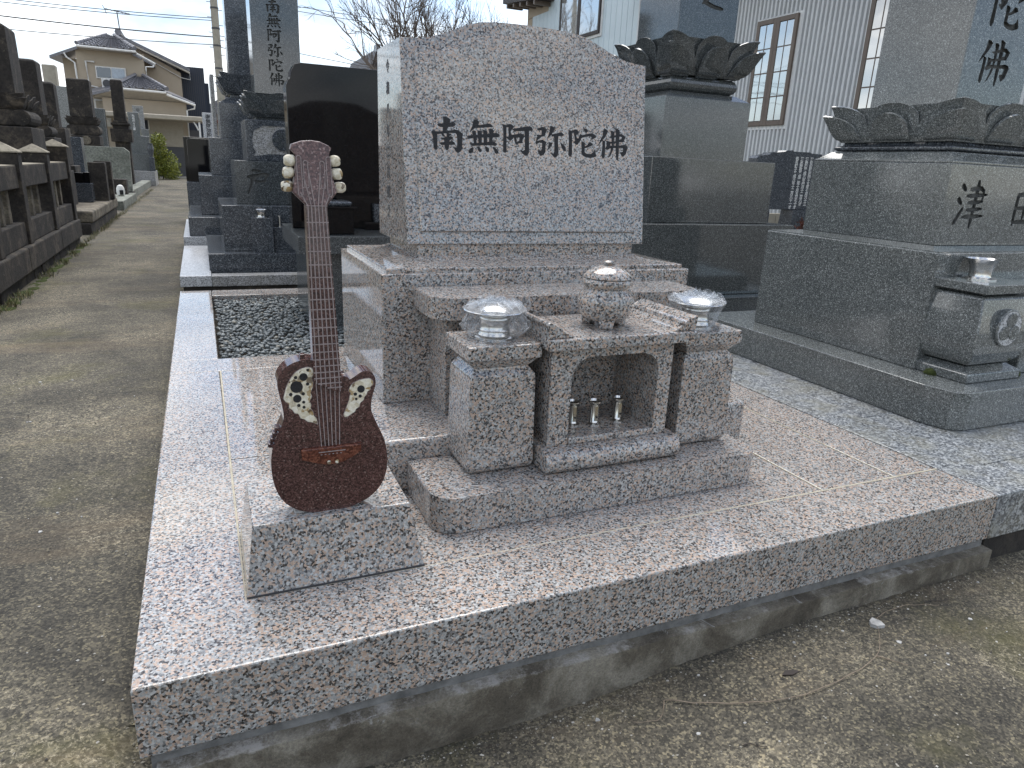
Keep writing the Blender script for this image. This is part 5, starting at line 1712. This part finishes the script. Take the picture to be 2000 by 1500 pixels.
pipe('gutter', [(-5.0, 43.2, 6.05), (-2.3, 43.2, 6.02)], .06)
pipe('gutter', [(-2.3, 43.4, 5.95), (-1.5, 44.3, 5.62)], .05)
pipe('gutter', [(-3.4, 41.5, 4.05), (-1.0, 41.5, 4.0)], .06)
pipe('gutter', [(-1.0, 41.6, 3.92), (.33, 42.1, 3.52)], .06)
pipe('downpipe', [(-5.7, 44.0, 5.75), (-5.6, 44.0, 5.55), (-5.25, 43.9, 5.3), (-5.20, 43.9, 3.0)])
pipe('downpipe', [(-1.55, 44.3, 5.6), (-1.6, 44.2, 5.45), (-1.95, 43.95, 5.4), (-1.95, 43.95, 4.5)])
pipe('downpipe', [(.30, 42.15, 3.5), (.28, 42.2, 3.35), (-.10, 42.35, 3.25), (-.10, 42.35, 0)])
pipe('downpipe', [(-4.35, 43.9, 5.42), (-4.75, 43.9, 5.42), (-4.72, 43.9, 4.25), (-4.0, 43.9, 4.1)], .05)
pipe('cable_pipe', [(-2.0, 46.1, 6.1), (-.3, 46.1, 5.2), (.2, 45.9, 5.1), (.2, 45.9, 5.5)], .02)
wn = box('window', 'gutter', ho, -4.35, -2.93, 43.93, 44.0, 4.64, 5.24, .01)
box('pane', 'glassdark', wn, -4.29, -3.65, 43.90, 43.935, 4.70, 5.18, .005)
box('pane', 'curtain', wn, -3.60, -2.99, 43.90, 43.935, 4.70, 5.18, .005)
wn = box('window', 'gutter', ho, -4.6, -4.12, 43.90, 43.99, 3.05, 3.6, .01)
box('pane', 'carport', wn, -4.52, -4.17, 43.87, 43.91, 3.12, 3.52, .005)
ac = box('air_conditioner', 'gutter', ho, -4.1, -3.35, 43.55, 43.9, 4.15, 4.62, .02)
b = bmesh.new()
lathe(b, [(.19, 0), (.19, .02)], (0, 0, 0), 20)
bmesh.ops.rotate(b, verts=b.verts, matrix=Matrix.Rotation(PI / 2, 3, 'X'))
bmesh.ops.translate(b, verts=b.verts, vec=(-3.86, 43.545, 4.38))
obj('fan_grille', b, 'darkmetal', ac)
box('meter_box', 'gutter', ho, -3.95, -3.75, 42.3, 42.4, 2.2, 2.75, .02)
# garage shutter and carport of the house
box('garage_shutter', 'carport', ho, -2.0, -.35, 42.34, 42.4, 1.35, 2.68, .005)
box('garage_shutter', 'navy', ho, -2.9, -2.05, 42.34, 42.4, -.1, 2.68, .005)
box('shutter_edge', 'gutter', ho, -2.05, -2.0, 42.30, 42.4, 0, 2.68, .005)
box('dark_base', 'darkmetal', ho, -2.0, -.35, 42.33, 42.4, -.2, 1.345, .005)
cp = thing('carport', (-1.5, 40.5, -.2), 'tan metal carport roof in front of the beige house', 'carport')
box('roof_edge', 'carport', cp, -5.2, .62, 39.9, 42.2, 2.62, 2.86, .05, 3)
for x in (-4.9, .40):
    box('post', 'gutter', cp, x, x + .09, 40.0, 40.1, -.2, 2.62, .01)
b = bmesh.new()
tube(b, [(.18, 40.05, 2.6), (.30, 40.05, 2.4), (.38, 40.05, 2.2)], .04, 6)
obj('brace', b, 'gutter', cp)
an = thing('tv_antenna', (-3.12, 47, 7.2), 'thin television antenna on the ridge of the beige house', 'antenna')
obj('mast', tube(bmesh.new(), [(-3.2, 47, 7.2), (-3.25, 47, 8.42)], .03, 5), 'darkmetal', an)
obj('boom', tube(bmesh.new(), [(-3.85, 47, 8.50), (-2.62, 47, 8.36)], .026, 5), 'darkmetal', an)
for i in range(7):
    x = -3.72 + i * .18
    obj('element', tube(bmesh.new(), [(x, 46.75, 8.48 - i * .02), (x, 47.25, 8.48 - i * .02)], .016, 4), 'darkmetal', an)
obj('reflector', tube(bmesh.new(), [(-3.92, 46.9, 8.65), (-3.85, 47, 8.50), (-3.78, 47.1, 8.28)], .022, 4), 'darkmetal', an)

nb = thing('navy_house', (.4, 48, -.2), 'narrow dark navy metal clad house beside the beige house', 'house')
obj('wall', (lambda b: (bx(b, -.5, .98, 47.5, 53, -.2, 5.95), b)[1])(bmesh.new()), 'navy', nb)
for i in range(13):
    box('wall_seam', 'darkmetal', nb, -.45 + i * .11, -.43 + i * .11, 47.47, 47.5, -.2, 5.93, 0)
box('side_wing', 'navy', nb, .985, 1.2, 48.5, 53, -.2, 5.2, 0)
box('entrance', 'darkmetal', nb, -.1, .45, 44.2, 47.4, -.2, 2.3, 0)
fh = thing('far_house', (2.0, 62, -.2), 'distant house with rust red roof behind the dark towers', 'house')
box('wall', 'soffit', fh, 1.2, 6.5, 62, 68, -.2, 4.6, 0)
b = bmesh.new()
prism(b, [(.6, 4.3), (3.8, 6.2), (7.0, 4.3), (7.0, 4.1), (.6, 4.1)], XZ, 61.3, 69)
obj('roof', b, 'tile', fh)
b = bmesh.new()
prism(b, [(1.0, 3.4), (3.2, 3.9), (3.2, 3.75), (1.0, 3.2)], XZ, 60.2, 62)
obj('porch_roof', b, 'rustroof', fh)
f2 = thing('far_house', (10.5, 45, -.2), 'distant brown gabled roof behind the black slab', 'house')
box('wall', 'oldtan', f2, 10.45, 15, 45, 52, -.2, 6.6, 0)
b = bmesh.new()
prism(b, [(10.25, 6.2), (10.75, 7.6), (13, 7.7), (15.5, 6.2)], XZ, 44.3, 52.5)
obj('roof', b, 'darkbrown', f2)
box('ridge_end', 'tile', f2, 10.70, 10.95, 44.2, 45, 7.4, 7.85, .02)
# antenna between the towers
an = thing('tv_antenna', (4.4, 50, 4), 'thin television antenna above the black slab', 'antenna')
obj('mast', tube(bmesh.new(), [(4.6, 50, 3), (4.62, 50, 8.1)], .03, 5), 'darkmetal', an)
for k, z in enumerate((8.0, 7.2, 6.8)):
    obj('boom', tube(bmesh.new(), [(4.1, 50, z + .08), (5.2, 50, z - .05)], .02, 4), 'darkmetal', an)

# ------------------------------------------------------------------ utility pole and cables
up = thing('utility_pole', (1.26, 30, -.2), 'concrete utility pole rising left of the dark tower', 'pole')
obj('shaft', lathe(bmesh.new(), [(.16, 0), (.115, 11)], (1.255, 30, -.2), 20), 'pole', up, True)
for i in range(14):
    z = 3.4 + i * .26
    s = 1 if i % 2 else -1
    obj('step_bolt', tube(bmesh.new(), [(1.255 + s * .10, 29.95, z), (1.255 + s * .27, 29.95, z)], .012, 5), 'darkmetal', up)
for z in (4.2, 5.0, 5.6, 6.3):
    obj('band', lathe(bmesh.new(), [(.150, 0), (.150, .06)], (1.255, 30, z), 16), 'darkmetal', up)
def cable(p, q, sag, label, r=.014, n=20, grp='overhead cables'):
    p, q = Vector(p), Vector(q)
    pts = [p.lerp(q, i / n) - Vector((0, 0, sag * 4 * (i / n) * (1 - i / n))) for i in range(n + 1)]
    o = obj('cable', tube(bmesh.new(), pts, r, 5), 'wire', loc=tuple(p))
    tag(o, label, 'cable', grp)
cable((1.2, 30, 5.98), (-14, 28, 5.9), .25, 'uppermost overhead cable left of the pole')
cable((1.2, 30, 5.90), (-14, 28, 5.75), .25, 'cable just under the uppermost one left of the pole')
cable((1.2, 30, 5.33), (-14, 28, 5.45), .22, 'thick middle overhead cable left of the pole', .022)
cable((1.2, 30, 5.06), (-14, 28, 4.9), .22, 'lowest of the cables crossing the house gable')
cable((-5.6, 43.9, 3.6), (-12, 30, 7.0), .3, 'slanting service wire dropping to the beige house')
cable((1.3, 30, 6.9), (24, 36, 8.6), .5, 'upper overhead cable right of the pole', .012)
cable((1.3, 30, 6.75), (24, 36, 8.3), .5, 'second overhead cable right of the pole', .012)
cable((1.3, 30, 5.4), (24, 40, 5.6), .4, 'cable passing just above the black slab', .014)
cable((1.3, 30, 5.0), (24, 40, 5.0), .4, 'lower cable passing just above the black slab', .014)
